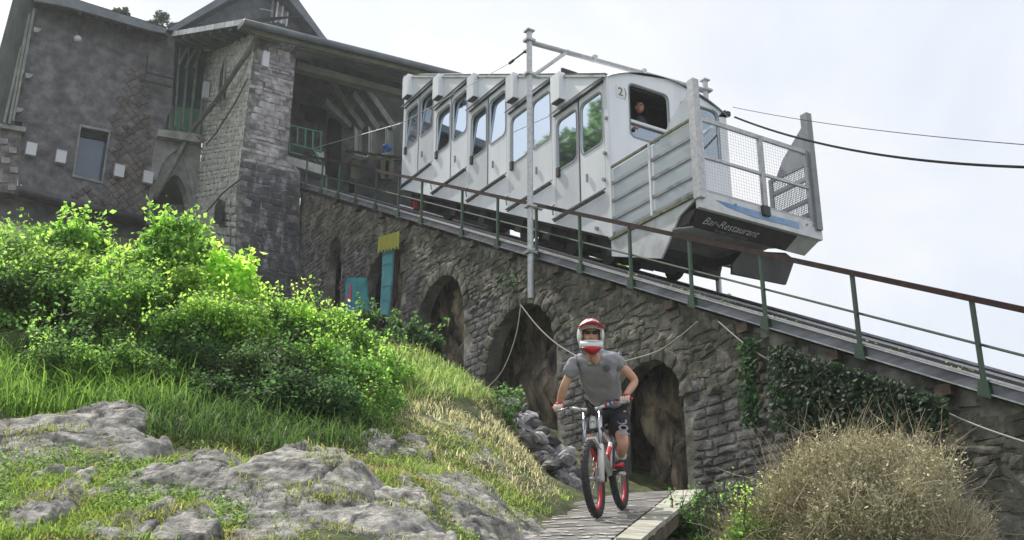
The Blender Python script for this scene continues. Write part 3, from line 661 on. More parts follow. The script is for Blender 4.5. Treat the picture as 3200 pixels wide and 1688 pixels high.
MB().box((12.9, 18.2, zbot(18.2)-.33), (1.2, 1.1, .34), Matrix.Rotation(.46, 3, 'X')).build('brake_unit', M_dark, car)
MB().box(onW(2060, 828, 12.3), (.5, .42, .24), Matrix.Rotation(.46, 3, 'X')).build('tool_box', M_dark, car)
# ---- open platform in front, with its cage
plat = empty('bicycle_platform', (12.9, 13.7, 7.1), 'railed white open platform on the downhill end of the funicular car', 'platform')
UP_ = 12.55; WPF = 14.25
zf = onU(2180, 607, UP_).z
MB().box(((WC+WPF)/2, (UP_+14.98)/2, zf+.02), (WPF-WC, 14.98-UP_, .06)).build('floor', M_cargrey, plat)
MB().prism([(WC-.01, 14.98, zf+.03), (WC-.01, UP_, zf+.03), (WC-.01, UP_, zf-.02), (WC-.01, 14.98, zf-.02)], (-.03,0,0)).build('side_sill', M_moss, plat)
sk = [onW(x, y, WC) for x, y in ((1921,745),(2172,624),(2122,676),(2066,808),(1921,772))]
MB().prism([(WC, 14.98, zf-.03), (WC, UP_+.02, zf-.03)]+[tuple(p) for p in sk[2:4]]+[(WC, 14.98, onW(1921,772,WC).z-.15)], (.04,0,0)).build('side_skirt', M_carold, plat)
# near railing panels
def zr_(y): return y
rails_near = [onW(2165, 418, WC).z, onW(2165, 489, WC).z, onW(2165, 560, WC).z, onW(1921, 515, WC).z]
hs = [1.36, 1.02, .66, .30, .0]
for i, h in enumerate(hs):
    MB().box((WC, (14.9+UP_)/2, zf+.08+h), (.035, 14.9-UP_, .06 if i else .045)).build('side_rail', M_moss if i == 0 else M_cargrey, plat)
for u in (14.92, 13.75): MB().box((WC-.01, u, zf+.74), (.05,.05,1.42)).build('rail_post', M_white, plat)
MB().box((WC+.03, 13.73, zf+.70), (.008, 2.33, 1.16)).build('clear_panel', M_glass, plat) if False else None
gm = bpy.data.materials.new('milky_panel'); gm.use_nodes = True; n_ = gm.node_tree; b_ = n_.nodes['Principled BSDF']; b_.inputs['Base Color'].default_value = (.70,.73,.75,1); b_.inputs['Roughness'].default_value = .35
t_ = n_.nodes.new('ShaderNodeBsdfTransparent'); t_.inputs[0].default_value = (.84,.88,.9,1); x_ = n_.nodes.new('ShaderNodeMixShader'); x_.inputs[0].default_value = .5
n_.links.new(t_.outputs[0], x_.inputs[1]); n_.links.new(b_.outputs[0], x_.inputs[2]); n_.links.new(x_.outputs[0], n_.nodes['Material Output'].inputs[0])
for a, b in ((UP_+.06, 13.72), (13.78, 14.9)):
    MB().prism([(WC+.04, a, zf+.12), (WC+.04, b, zf+.12), (WC+.04, b, zf+1.40), (WC+.04, a, zf+1.40)], (.008,0,0)).build('milky_panel', gm, plat)
# end posts and their triangular wing plates
for w, xs in ((WC, 1), (WPF, -1)):
    pz = onU(2176 if w == WC else 2567, 258 if w == WC else 378, UP_).z
    MB().box((w+.02*xs-.01, UP_-.02, (pz+zf-.08)/2), (.13,.16, pz-zf+.08)).build('end_post', M_galv if w == WC else M_cargrey, plat)
    MB().prism([(w+.05, UP_+.05, pz-.05), (w+.05, UP_+.05, zf+1.32), (w+.05, UP_+.95, zf+1.32), (w+.05, UP_+.72, zf+1.65)], (.012,0,0)).build('wing_plate', gm if w == WC else M_cargrey, plat)
# front gate
zg0 = zf+.09; zg1 = onU(2192, 372, UP_).z; wm_ = onU(2382, 550, UP_).x; zmid = onU(2192, 488, UP_).z
for z, h in ((zg0,.06),(zmid,.045),(zg1,.08)): MB().box(((WC+.12+WPF-.08)/2, UP_, z), (WPF-WC-.2,.05,h)).build('gate_rail', M_galv, plat)
for w, t in ((WC+.13,.07),(wm_,.10),(WPF-.12,.07)): MB().box((w, UP_-.005, (zg0+zg1)/2-.05), (t,.06,zg1-zg0+.12)).build('gate_post', M_galv, plat)
me_ = MB(); x = WC+.18
while x < WPF-.15: me_.box((x, UP_+.01, (zg0+zg1)/2), (.003,.003, zg1-zg0)); x += .06
z = zg0+.04
while z < zg1: me_.box(((WC+WPF)/2, UP_+.014, z), (WPF-WC-.3,.003,.003)); z += .06
me_.build('wire_mesh', M_galv, plat)['kind'] = 'stuff'
# far railing panel (short)
uq = onW(2407, 560, WPF).y
for h in (1.22, .93, .5, .22): MB().box((WPF, (UP_+uq)/2, zf+.08+h), (.05, uq-UP_, .07)).build('far_rail', M_cargrey, plat)
for u in (uq,): MB().box((WPF, u, zf+.7), (.06,.06,1.25)).build('far_post', M_cargrey, plat)
mf = MB(); u = UP_+.05
while u < uq: mf.box((WPF, u, zf+.7), (.007,.007,1.1)); u += .04
z = zf+.15
while z < zf+1.25: mf.box((WPF, (UP_+uq)/2, z), (.007, uq-UP_, .007)); z += .04
mf.build('wire_mesh', M_dark, plat)['kind'] = 'stuff'
# front beam with banner, undercut board, pan and hanging plates
zk = zf-.24; W1 = WPF+.08
MB().prism([(WC-.02, UP_-.03, zf+.07), (W1, UP_-.03, zf+.07), (W1, UP_-.03, zk), (WC-.02, UP_-.03, zk)], (0,.08,0)).build('front_beam', M_carold, plat)
MB().prism([(WC+.35, UP_-.036, zf-.03), (13.75, UP_-.036, zf-.03), (13.75, UP_-.036, zk+.10), (WC+1.2, UP_-.036, zk+.08), (WC+.6, UP_-.036, zf-.1)], (0,-.004,0)).build('blue_strip', M_blue, plat)
bl = Vector((WC+.03, UP_+.05, zk)); br = Vector((W1-.02, UP_+.05, zk)); bh = Vector((0, .28, -.21))
ws = 13.78
MB().prism([bl, (ws, bl.y, bl.z), Vector((ws-.05, bl.y, bl.z))+bh, bl+bh+Vector((.12,0,0))], (0,.02,.02)).build('banner_board', M_black, plat)
MB().prism([(ws, bl.y, bl.z), br, br+bh+Vector((-.1,0,0)), Vector((ws-.05, bl.y, bl.z))+bh], (0,.02,.02)).build('white_board', M_carold, plat)
MB().box((onU(2385,665,UP_).x, UP_-.04, zf+.0), (.16,.12,.18)).build('coupling', M_dark, plat)
tM = lambda a, b: frameM(Vector((WC+a, UP_+.05, zk))+bh*b+Vector((0,-.010,-.010)), XW, -bh)
text_mesh('banner_text', 'Bar-Restaurant', .205, tM(onU(2308, 715, UP_).x-WC, .50), M_carold, plat, .001, shear=.35, bold=-.002, spacing=1.0)
text_mesh('banner_small_text', 'Terrasse panoramique', .085, tM(onU(2320, 735, UP_).x-WC, .86), M_stonehi, plat, .001, shear=.35, spacing=1.0, bold=-.002)
q = Vector((WC+.15, UP_+.05, zk))+bh
def onZ(px, py, z): r = ray(px, py); return r*(z/r.z)
pan = [onZ(x, y, q.z) for x, y in ((2102,718),(2088,778),(2243,811),(2323,781))]
MB().prism([q, pan[0], pan[1], pan[2], pan[3], q+Vector((1.9,0,0))], (0,0,.03)).build('belly_pan', M_concrete, plat)
for a_, b_ in ((pan[1],pan[2]),(pan[2],pan[3])):
    MB().prism([a_, b_, b_+Vector((0,0,-.21)), a_+Vector((0,0,-.14))], (0,.04,0)).build('rear_plate', M_black, plat)
MB().prism([onW(x, y, WC+.05) for x, y in ((2115,679),(2175,651),(2149,700),(2102,719))], (.03,0,0)).build('side_plate', M_black, plat)
hp = [onU(x, y, UP_+.5) for x, y in ((2323,783),(2455,790),(2484,812),(2457,889),(2289,855),(2289,826))]
MB().prism(hp, (0,.05,0)).build('hanging_plate', M_black, plat)
# small clamps and fixings on the front beam
for x in (.1, .8, 1.6, 2.5): MB().tube([(WC+x, UP_-.05, zf-.02), (WC+x, UP_-.02, zf-.02)], .02, 8).build('bolt', M_cargrey, plat)
# roof fitting by the far corner
MB().box((WX+.02, UF-.02, 10.84), (.1,.1,.1)).build('cable_anchor', M_dark, car)
# ================================================================ DRIVER
drv = empty('person', (12.4, 15.35, 8.9), 'driver in a dark jacket leaning on the open front window of the white car', 'person')
hd = onU(1999, 338, 15.32)
sh = onU(2005, 398, 15.36)
J = [((12.45,15.45,9.35), (.20,.15)), ((12.42,15.42,9.75), (.20,.14)), (sh+Vector((0,0,.02)), (.15,.12)), (hd+Vector((0,.03,-.15)), .065),
     (sh+Vector((-.17,-.03,-.03)), .07), (onU(1975,418,15.15), .055), (onU(1980,404,15.0), .045),
     (sh+Vector((.20,-.02,-.05)), .07), (onU(2052,425,15.18), .055), (onU(2068,432,15.03), .045)]
skin_mesh('body', J, [(0,1),(1,2),(2,3),(2,4),(4,5),(5,6),(2,7),(7,8),(8,9)], mat('navy_jacket', (.02,.02,.035), (.035,.035,.055), scale=8, rough=.9), drv, 2)
hb = MB().ellip(hd, (.085,.10,.125), fn=lambda p, d: p*(1-.12*max(0,-d.z))).ellip(hd+Vector((.01,-.10,-.01)), (.014,.025,.02), nu=8, nv=6)
for s in (-1,1): hb.ellip(hd+Vector((.085*s,.02,-.01)), (.012,.025,.035), nu=8, nv=6)
head = hb.build('head', M_skin2, drv, smooth=True)
MB().ellip(hd+Vector((0,.025,.035)), (.09,.10,.105)).build('hair', mat('red_hair', (.20,.06,.03), rough=.9), drv, smooth=True)
gl = MB()
for s in (-1,1): gl.ellip(hd+Vector((.036*s,-.098,.02)), (.022,.006,.016), nu=10, nv=6)
gl.box(hd+Vector((0,-.102,.022)), (.03,.005,.005)).build('glasses', M_lens, drv, smooth=True)
def hand(c, fwd, side, m, parent, size=1.0, name='hand', curl=1.0, thumb=1):
    """palm with four unequal curled fingers and a thumb; fwd runs from wrist to knuckles, side from little finger to thumb"""
    f_ = Vector(fwd).normalized(); s_ = Vector(side).normalized(); dn = f_.cross(s_).normalized()
    if dn.z > 0: dn = -dn
    b = MB(); c = Vector(c)
    M = Matrix((s_, f_, -dn)).transposed(); b.ellip(c, (.046*size, .055*size, .02*size), M, 12, 8)
    for i, (o, L_) in enumerate(((-.033,.062),(-.011,.078),(.011,.082),(.033,.074))):
        k0 = c+f_*.04*size+s_*o*size; a1 = .5*curl; a2 = 1.5*curl; a3 = 2.3*curl
        p1 = k0+(f_*math.cos(a1)+dn*math.sin(a1))*L_*.45*size; p2 = p1+(f_*math.cos(a2)+dn*math.sin(a2))*L_*.33*size; p3 = p2+(f_*math.cos(a3)+dn*math.sin(a3))*L_*.25*size
        b.tube([k0-f_*.02*size, k0, p1, p2, p3], [.008*size,.0105*size,.010*size,.009*size,.006*size], 8)
    t0 = c+s_*.04*size-f_*.02*size; b.tube([c, t0, t0+(s_*.3+f_*.8+dn*.4)*.035*size, t0+(s_*0+f_*.9+dn*.9)*.06*size], [.012*size,.013*size,.011*size,.007*size], 8)
    return b.build(name, m, parent, smooth=True)
hand(onU(1980,400,14.97)+Vector((.02,0,.01)), (0.1,-1,.1), (1,0,0), M_skin2, drv, 1.0, 'hand')
hand(onU(2072,425,14.97), (0.1,-1,.1), (-1,0,0), M_skin2, drv, 1.0, 'hand')
# ================================================================ UPPER STATION
US, UB = 29.0, 34.3
sta = empty('station_building', (10, 32, 10), 'old upper station of grey stone with open mouth over the track and gabled roof', 'station')
def quadU(px, U, th, m, name, parent=None, wide=False):
    return MB().prism([onU(x, y, U) for x, y in px], (0,th,0)).build(name, m, parent or sta)
# stone corner tower: front in two pieces, deep left flank
TF = [(800,100),(928,140),(897,497),(938,535),(934,960),(934,1040),(735,1040),(735,620),(762,410)]
quadU(TF, US, .5, M_mortar, 'tower_front')
NB = onU(735,620,US); NT = onU(800,98,US); NL = onU(735,1040,US)
FT = onU(664,116,UB); FB = onU(612,640,UB); FL = onU(608,900,UB)
sh_ = Vector((.04,0.02,0))
MB().add([NT+sh_, NB+sh_, FB+sh_, FT+sh_, NL+sh_, FL+sh_], [(0,1,2,3),(1,4,5,2)]).build('tower_flank', M_mortar, sta)
def in_poly(p, poly):
    x, y = p; c = False
    for i in range(len(poly)):
        x1, y1 = poly[i-1]; x2, y2 = poly[i]
        if (y1 > y) != (y2 > y) and x < (x2-x1)*(y-y1)/(y2-y1)+x1: c = not c
    return c
def inTF(p): x, y, _ = proj(p); return in_poly((x, y), TF)
def fix(L_, axis, s):
    return [(o, (-x if (n[axis]*s < 0) else x), y, (-n if n[axis]*s < 0 else n), w, h, d, z) for o,x,y,n,w,h,d,z in L_]
a0 = onU(760,520,US-.005); 
wl, wr_ = onU(700,600,US).x, onU(945,500,US).x
ztp, zmd, zlo = onU(860,110,US).z, onU(830,520,US).z, onU(850,1040,US).z
up = fix(patch_stones((wl,US,zmd),(wr_,US,zmd),(wr_,US,ztp),(wl,US,ztp), hrange=(.11,.24), wrange=(.2,.6), gap=.02, depth=(.008,.045), inside=inTF, rot=.05, jit=.01, ends=True), 1, -1)
place_stones(up, sta, M_stonehi, vkey='t')
t2 = empty('tower_base', (10, US, 10), 'dark stained stone base under the station corner, white lime streaks on it', 'wall')
dn = fix(patch_stones((wl,US,zlo),(wr_,US,zlo),(wr_,US,zmd),(wl,US,zmd), hrange=(.15,.26), wrange=(.25,.6), gap=.022, depth=(.01,.035), inside=inTF, rot=.05, ends=True), 1, -1)
place_stones(dn, t2, M_dkstone, vkey='t2')
fl = fix(patch_stones(NB, FB, FT, NT, hrange=(.14,.24), wrange=(.22,.55), gap=.02, depth=(.015,.045), rot=.04)+patch_stones(NL, FL, FB, NB, hrange=(.16,.28), wrange=(.3,.7), gap=.025, depth=(.02,.05), rot=.04), 0, -1)
place_stones(fl, sta, M_flank, limit=290, name='flank_stone', vkey='f')
# slit window and little arch in the flank, downpipe and diagonal conduit
def onFlank(px, py, off=0):
    n = (NB-NT).cross(FT-NT).normalized(); n = -n if n.x > 0 else n
    return onPl(px, py, NT+n*off, n)
MB().add([onFlank(x, y, .06) for x, y in ((688,225),(702,178),(700,300),(678,330))], [(0,1,2,3)]).build('slit_opening', M_inside, sta)  # flat dark patch painted for the shade inside the slit
MB().add([onFlank(x, y, .06) for x, y in ((668,700),(672,645),(683,622),(694,625),(697,660),(690,700))], [tuple(range(6))]).build('niche', M_inside, sta)  # likewise a flat dark patch, no real recess behind it
MB().tube([onFlank(x, y, .12) for x, y in ((705,176),(700,240),(694,330))], .03, 6).build('slit_frame', M_concrete, sta)
P = [onU(783,88,US-.2), onU(785,102,US-.25), onU(800,108,US-.25), onU(806,116,US-.25)]
dp = empty('downpipe', (8.6, 30, 14), 'long olive downpipe slanting down from the eaves across the tower flank', 'pipe')
MB().tube(P, .085, 10).build('pipe_elbow', M_concrete, dp, smooth=True)
MB().tube([P[-1]]+[onFlank(x, y, .25) for x, y in ((740,215),(672,320),(600,405))]+[onU(545,512,UB-.5), onU(485,620,UB-.5)], .085, 10).build('pipe', M_pipe, dp, smooth=True)
for x, y in ((672,322),(598,412)): MB().tube([onFlank(x-22,y-8,.28), onFlank(x+4,y+3,.27), onFlank(x+26,y+22,.05)], .025, 6).build('pipe_clip', M_pipe, dp)
tag(MB().tube([onFlank(x, y, .1) for x, y in ((775,245),(730,330),(672,420),(645,452))], .03, 6).build('conduit', M_pipe), 'thin dark conduit running beside the downpipe on the tower flank', 'conduit')
tag(MB().tube([onFlank(x, y, .1) for x, y in ((752,560),(700,600),(640,668))], .022, 6).build('thin_cable', M_darkpipe), 'thin cable slanting over the lower tower flank above the niche', 'cable')
# ---- wall with green glazing, sill and arch below it
gl_ = [onU(x, y, UB+.35) for x, y in ((530,70),(690,80),(665,440),(495,408))]
MB().add(gl_, [(0,1,2,3)]).build('glazing', M_greenglass, sta)
quadU([(530,330),(668,347),(655,432),(505,408)], UB+.28, .03, M_greenlo, 'lower_glazing')
for (a, b) in (((560,150),(545,400)),((590,150),(568,405)),((622,120),(592,412)),((652,120),(620,420)),((534,260),(528,405))):
    MB().beam(onU(*a, UB+.2), onU(*b, UB+.2), .07, .12, (0,1,0)).build('mullion', M_brace, sta)
for (a, b) in (((585,150),(557,205)),((612,150),(578,215)),((640,125),(605,215)),((668,135),(642,205))):
    MB().beam(onU(*a, UB+.1), onU(*b, UB+.1), .07, .10, (0,1,0)).build('glazing_brace', M_brace, sta)
quadU([(496,403),(630,420),(627,446),(493,424)], UB-.35, .6, M_concrete, 'sill')
arcp = [(560+66*math.sin(t), 700-245*math.cos(t)) for t in [k*PI/2/8 for k in range(0, 9)]]
inner_r = [(592,700),(590,640),(583,600),(572,570),(560,552),(548,546),(535,552),(515,570),(497,590),(480,612),(474,640),(470,700)]
quadU([(493,420),(630,446),(612,700)]+inner_r+[(458,700),(478,480)], UB-.05, .5, M_concrete, 'arch_wall')
quadU([(614,700),(612,620),(602,560),(584,505),(566,472),(553,462),(551,470),(562,480),(578,510),(594,562),(602,620),(604,700)], UB-.12, .07, M_concrete, 'arch_moulding')
quadU([(478,560),(500,505),(525,475),(553,462),(551,470),(530,484),(507,512),(488,566)], UB-.12, .07, M_concrete, 'arch_moulding')
quadU([(440,520),(625,520),(625,720),(440,720)], UB+1.6, .2, M_inside, 'arch_back_wall')  # dark colour stands for the shade inside the arch
quadU([(654,110),(672,105),(655,350),(646,440),(634,436),(642,330)], UB-.02, .3, M_stonehi, 'jamb')
# ---- left wing: dark roughcast wall, window, lamps
lw = empty('left_wing', (5, UB, 13), 'dark roughcast left wing of the station with small blue window and lozenge stonework', 'building')
WL = [(40,60),(120,15),(220,20),(515,100),(548,110),(538,330),(508,408),(478,480),(458,700),(60,600),(70,380),(40,380)]
hole = [(253,398),(340,415),(317,568),(230,547)]
# wall pierced by the window: built as four pieces round the opening
quadU([(40,60),(120,15),(220,20),(300,44),(262,398-8),(253,398),(230,547),(222,640),(60,600),(70,380),(40,380)], UB, .4, M_render, 'wall', lw)
quadU([(300,44),(390,67),(348,406),(340,415),(253,398),(262,390)], UB, .4, M_render, 'wall', lw)
quadU([(390,67),(515,100),(548,110),(538,330),(508,408),(478,480),(458,700),(306,660),(317,568),(340,415),(348,406)], UB, .4, M_render, 'wall', lw)
quadU([(230,547),(317,568),(306,660),(222,640)], UB, .4, M_render, 'wall', lw)
w_ = quadU(hole, UB+.28, .02, M_blueglass, 'window_pane', lw)
quadU([(253,398),(340,415),(336,442),(249,424)], UB+.22, .03, M_inside, 'window_blind', lw)
H = [onU(x, y, UB) for x, y in hole]; c_ = sum(H, Vector())/4
MB().ring([c_+(p-c_)*1.10 for p in H], [c_+(p-c_)*1.0 for p in H], (0,-.05,0)).build('window_frame', M_concrete, lw)
quadU([(450,640),(600,640),(600,1000),(-80,1000),(-80,560)], UB+.6, .3, M_dkconcrete, 'basement_wall', lw)
MB().tube([onU(58,590,UB-.2), onU(250,640,UB-.2), onU(452,688,UB-.2)], .14, 10).build('base_pipe', M_darkpipe, lw, smooth=True)
quadU([(0,385),(82,398),(80,412),(0,398)], UB-.3, .5, M_concrete, 'ledge', lw)
quadU([(-60,390),(68,412),(52,606),(-60,590)], UB-.15, .5, M_stone, 'corner_pier', lw)
for i, (x, y) in enumerate(((12,440),(40,468),(18,500),(44,530),(10,560),(38,585))): quadU([(x-12,y-9),(x+13,y-7),(x+12,y+10),(x-12,y+9)], UB-.2, .06, M_stonehi, 'pier_stone', lw)
# lozenge stones where the render has come off
lz = []; b = Vector((0,UB,0))
def loz(x, y): return in_poly((x, y), [(395,250),(440,230),(470,380),(480,470),(450,680),(225,620),(225,585),(330,590),(350,500),(345,380)]) or in_poly((x,y), [(395,215),(450,200),(480,420),(430,430)])
row = 0; zz = onU(400,700,UB).z-.5; z1_ = onU(430,190,UB).z
while zz < z1_:
    ww = onU(220,600,UB).x+(row % 2)*.155
    while ww < onU(490,420,UB).x:
        p = Vector((ww, UB-.005, zz)); x, y, _ = proj(p)
        if loz(x, y) and random.random() < .82:
            a = PI/4+random.gauss(0,.06); X = Vector((math.cos(a),0,math.sin(a))); Y = Vector((-math.sin(a),0,math.cos(a)))
            s_ = random.uniform(.19,.215); lz.append((p, X, Y, Vector((0,-1,0)), s_, s_, random.uniform(.02,.06), 1))
        ww += .31
    zz += .155; row += 1
place_stones(lz, lw, M_loz, name='lozenge_stone', vkey='z')
# timber posts at the left edge, dark side and roof
for (a, b) in (((107,28),(70,230)),((92,45),(52,240)),((100,60),(40,380)),((66,150),(12,385)),((78,120),(28,388))): MB().beam(onU(*a, UB-.35), onU(*b, UB-.35), .07, .10, (0,1,0)).build('edge_post', M_brace, lw)
quadU([(48,-30),(118,-20),(108,40),(78,170),(45,392),(-60,390),(-40,300)], UB-.05, .3, M_timber, 'gable_side', lw)
quadU([(100,-30),(222,-6),(520,88),(516,104),(470,95),(215,22),(108,2)], UB-.9, .1, M_fascia, 'roof_fascia', lw)
MB().add([onU(100,-32,UB-.9), onU(222,-8,UB-.9), onU(522,86,UB-.9), onU(522,86,UB-.9)+Vector((0,7,2.2)), onU(222,-8,UB-.9)+Vector((0,7,2.2)), onU(100,-32,UB-.9)+Vector((0,7,2.2))], [(0,1,4,5),(1,2,3,4)]).build('roof', M_slate, lw)
MB().add([onU(108,3,UB-.85), onU(215,23,UB-.85), onU(516,105,UB-.85), onU(530,118,UB+.05), onU(215,45,UB+.05), onU(108,25,UB+.05)], [(0,1,4,5),(1,2,3,4)]).build('soffit', M_timber, lw)
for x in (250,300,350,400,450): MB().beam(onU(x,38+(x-250)*.26,UB-.8), onU(x,52+(x-250)*.26,UB), .07,.12).build('rafter_end', M_timber, lw)
br_ = empty('wall_bracket', onU(500,240,UB-.2), 'dark rectangular metal bracket sticking out of the left wing wall', 'bracket')
for a, b in (((457,226),(540,246)),((452,252),(536,272)),((457,226),(452,252)),((462,170),(457,226))): MB().beam(onU(*a,UB-.25), onU(*b,UB-.25), .05,.05,(0,1,0)).build('bar', M_dark, br_)
# lamps
def box_lamp(c, n, label, w_=.3, h_=.42, base=M_dark):
    t = empty('wall_lamp', c, label, 'lamp', 'white box lamps on the station walls')
    n = Vector(n)
    side = Vector((-n.y, n.x, 0)); M = Matrix((side, -n, UP)).transposed()
    MB().box(c, (w_, .18, h_), M).build('diffuser', M_lamp, t); MB().box(c-n*.13, (w_*.6,.09,h_*.6), M).build('mount', base, t); MB().box(c+Vector((0,0,h_/2+.012)), (w_*1.04,.2,.02), M).build('lid', M_concrete, t)
for x, y, lb in ((97,468,'small box lamp nearest the left corner of the building'),(190,492,'small box lamp just left of the blue window'),(372,536,'small box lamp low right of the blue window'),(462,556,'small box lamp beside the concrete arch')):
    box_lamp(onU(x, y, UB-.22), (0,-1,0), lb)
for x, y, U_, lb in ((653,132,UB-.5,'tall white light panel under the eaves beside the green glazing'),(643,283,UB-.5,'tall white light panel in the middle of the green glazing edge'),(829,188,US-.2,'tall white light panel on the front of the stone tower')):
    box_lamp(onU(x, y, U_), (0,-1,0), lb, .20 if U_ < 30 else .2, .62 if U_ > 30 else .52)
fx = empty('eaves_spotlight', onU(243,125,UB-.3), 'small white spotlight on a rod below the left wing eaves', 'lamp')
MB().tube([onU(262,50,UB-.4), onU(245,112,UB-.3)], .02, 6).build('rod', M_dark, fx); MB().ellip(onU(243,122,UB-.3), (.13,.12,.12)).build('lamp_head', M_lamp, fx, smooth=True)
for x, y in ((118,92),(92,235),(62,342)):
    t = empty('corner_lamp', onU(x,y,UB-.3), {92:'uppermost pale fitting by the left timber posts',235:'middle pale fitting by the left timber posts',342:'lowest pale fitting by the left timber posts'}[y], 'lamp', 'pale fittings at the left corner')
    MB().prism([onU(x-12,y-8,UB-.4), onU(x+14,y-2,UB-.4), onU(x+2,y+8,UB-.4), onU(x-12,y+8,UB-.4)], (0,.2,0)).build('shade', M_concrete, t); MB().tube([onU(x,y,UB-.3), onU(x,y,UB)], .03, 6).build('arm', M_dark, t)
# ---- roof edge over the glazing, sloping away from the tower, with rafter tails
A = onU(766,58,US-.3); B = onU(506,104,UB+.9); iw = Vector((2.2,.6,1.2))
MB().add([A, B, B+iw, A+iw], [(0,1,2,3)]).build('side_roof', M_slate, sta)
dzv = Vector((0,0,-.20)); 
nt_ = 9
for k in range(nt_):
    a = A.lerp(B, k/nt_); b = A.lerp(B, (k+.94)/nt_); MB().prism([a, b, b+dzv, a+dzv], (.08,.02,0)).build('eaves_tile', M_carold, sta)
MB().add([A+dzv, B+dzv, B+Vector((1.3,.2,-.35)), A+Vector((1.3,.2,-.35))], [(0,1,2,3)]).build('side_soffit', M_timber, sta)
for k in range(9):
    a = A.lerp(B, (k+.5)/9)+Vector((.05,0,-.26)); MB().beam(a, a+Vector((.9,.15,-.02)), .12, .16).build('rafter_tail', M_timber, sta)
# ---- gable above
UG = 34.8
quadU([(556,98),(742,6),(830,-70),(905,-5),(1012,128),(900,112),(790,84),(768,60),(640,88)], UG, .3, M_slate, 'gable_wall')
def rake(a, b, c, d, n='rake_board'): return quadU([a,b,c,d], UG-.7, .8, M_fascia, n)
rake((522,92),(830,-92),(830,-66),(548,96)); rake((830,-92),(925,-12),(1024,126),(1000,118)) ; rake((830,-92),(925,-12),(905,-2),(830,-66))
MB().add([onU(522,90,UG-.7), onU(830,-94,UG-.7), onU(830,-94,UG-.7)+Vector((0,6,0)), onU(522,90,UG-.7)+Vector((0,6,0))], [(0,1,2,3)]).build('gable_roof', M_slate, sta)
MB().add([onU(1026,126,UG-.7), onU(830,-94,UG-.7), onU(830,-94,UG-.7)+Vector((0,6,0)), onU(1026,126,UG-.7)+Vector((0,6,0))], [(0,1,2,3)]).build('gable_roof', M_slate, sta)
g_ = quadU([(874,-30),(906,-30),(893,78),(862,68)], UG-.05, .05, M_stonehi, 'gable_window')
for a, b in (((874,-30),(860,70)),((908,-30),(894,82)),((890,-30),(878,74))): MB().beam(onU(*a,UG-.1), onU(*b,UG-.1), .06,.08,(0,1,0)).build('gable_window_bar', M_white, sta)
quadU([(852,-30),(862,-30),(850,72),(844,70)], UG-.06, .05, M_concrete, 'shutter')
MB().beam(onU(812,28,UG-.2), onU(850,36,UG-.2), .05,.05,(0,1,0)).build('gable_bracket', M_concrete, sta)
MB().prism([onU(x,y,UG-.03) for x, y in ((948,100),(962,82),(990,118))], (0,.02,0)).build('gable_vent', M_inside, sta)
# ---- big station roof over the mouth
UR = 28.3
E0, E1 = onU(760,62,UR), onU(1440,232,UR)
MB().prism([E0, E1, E1+Vector((0,0,-.16)), E0+Vector((0,0,-.16))], (0,.5,.06)).build('roof_edge', M_slate, sta)
MB().prism([(10.0,E0.y+.5,E0.z), (E1.x,E0.y+.5,E1.z), (E1.x,E0.y+.5,E1.z-.16), (10.0,E0.y+.5,E0.z-.16)], (0,8.5,max(1.1, onU(1100,262,36.4).z-E0.z+.6))).build('station_roof', M_slate, sta)
MB().tube([E0+Vector((0,-.08,-.12)), E1+Vector((0,-.08,-.12))], .11, 10).build('gutter', M_fascia, sta, smooth=True)
E2, E3 = onU(800,108,UR+.15), onU(1440,262,UR+.15)
MB().prism([E0+Vector((0,.1,-.17)), E1+Vector((0,.1,-.17)), E3, E2], (0,.12,0)).build('fascia_board', M_soffit, sta)
S0 = Vector((9.9, E2.y+.15, E2.z+.05)); S1 = E3+Vector((0,.15,.05))
zcl = onU(1100,262,36.4).z; MB().prism([S0, S1, Vector((S1.x,36.4,zcl+.2)), Vector((S0.x,36.4,zcl))], (0,0,.05)).build('station_ceiling', M_soffit, sta)
quadU([(930,192),(1330,300),(1330,318),(928,214)], US+.5, .3, M_soffit, 'lintel_beam')
for k in range(4):
    u = US+1.6+k*1.6; zz_ = S0.z+(zcl-S0.z)*(u-S0.y)/(36.4-S0.y)-.12; MB().beam((S0.x+1.2, u, zz_), (S1.x, u, zz_), .14, .2).build('ceiling_joist', M_timber, sta)
# ---- interior: back wall with bright gaps between posts, braces, door, benches
UK = 36.0
def K(x, y, U=UK): return onU(x, y, U)
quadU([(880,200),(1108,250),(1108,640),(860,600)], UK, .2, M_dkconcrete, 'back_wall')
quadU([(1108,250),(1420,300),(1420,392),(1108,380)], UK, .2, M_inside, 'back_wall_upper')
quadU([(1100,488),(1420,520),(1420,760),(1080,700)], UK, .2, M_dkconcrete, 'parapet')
for a, b, c, d in ((1130,1152,1132,1150),(1176,1204,1180,1203),(1228,1420,1230,1420)): quadU([(a,380),(b,382),(d,505),(c,500)], UK-.05, .35, M_timber, 'wall_post')
quadU([(1106,375),(1250,380),(1250,500),(1106,490)], UK+3.5, .1, M_corr, 'sheet_wall')
for x in (1113,1120,1127,1158,1165,1172,1208,1215,1222): quadU([(x,375),(x+2,375),(x+2,500),(x,500)], UK+3.4, .06, M_concrete, 'sheet_rib')
for a, b in (((1030,258),(1130,400)),((1098,290),(1176,402)),((1140,278),(1228,402)),((1010,318),(1090,392))): MB().beam(K(*a,UK-1.2), K(*b,UK-.3), .26, .26, (0,1,0)).build('roof_brace', M_brace, sta)
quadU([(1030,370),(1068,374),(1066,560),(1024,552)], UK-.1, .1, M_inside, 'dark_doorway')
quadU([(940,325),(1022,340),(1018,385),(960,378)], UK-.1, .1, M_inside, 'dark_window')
MB().beam(K(1080,472,UK-.8), K(1420,512,UK-.8), .08,.08,(0,1,0)).build('parapet_rail', M_dark, sta)
for x in (1120,1168,1208): MB().box(K(x,490,UK-.5), (.5,.3,.06)).build('counter', M_white, sta)
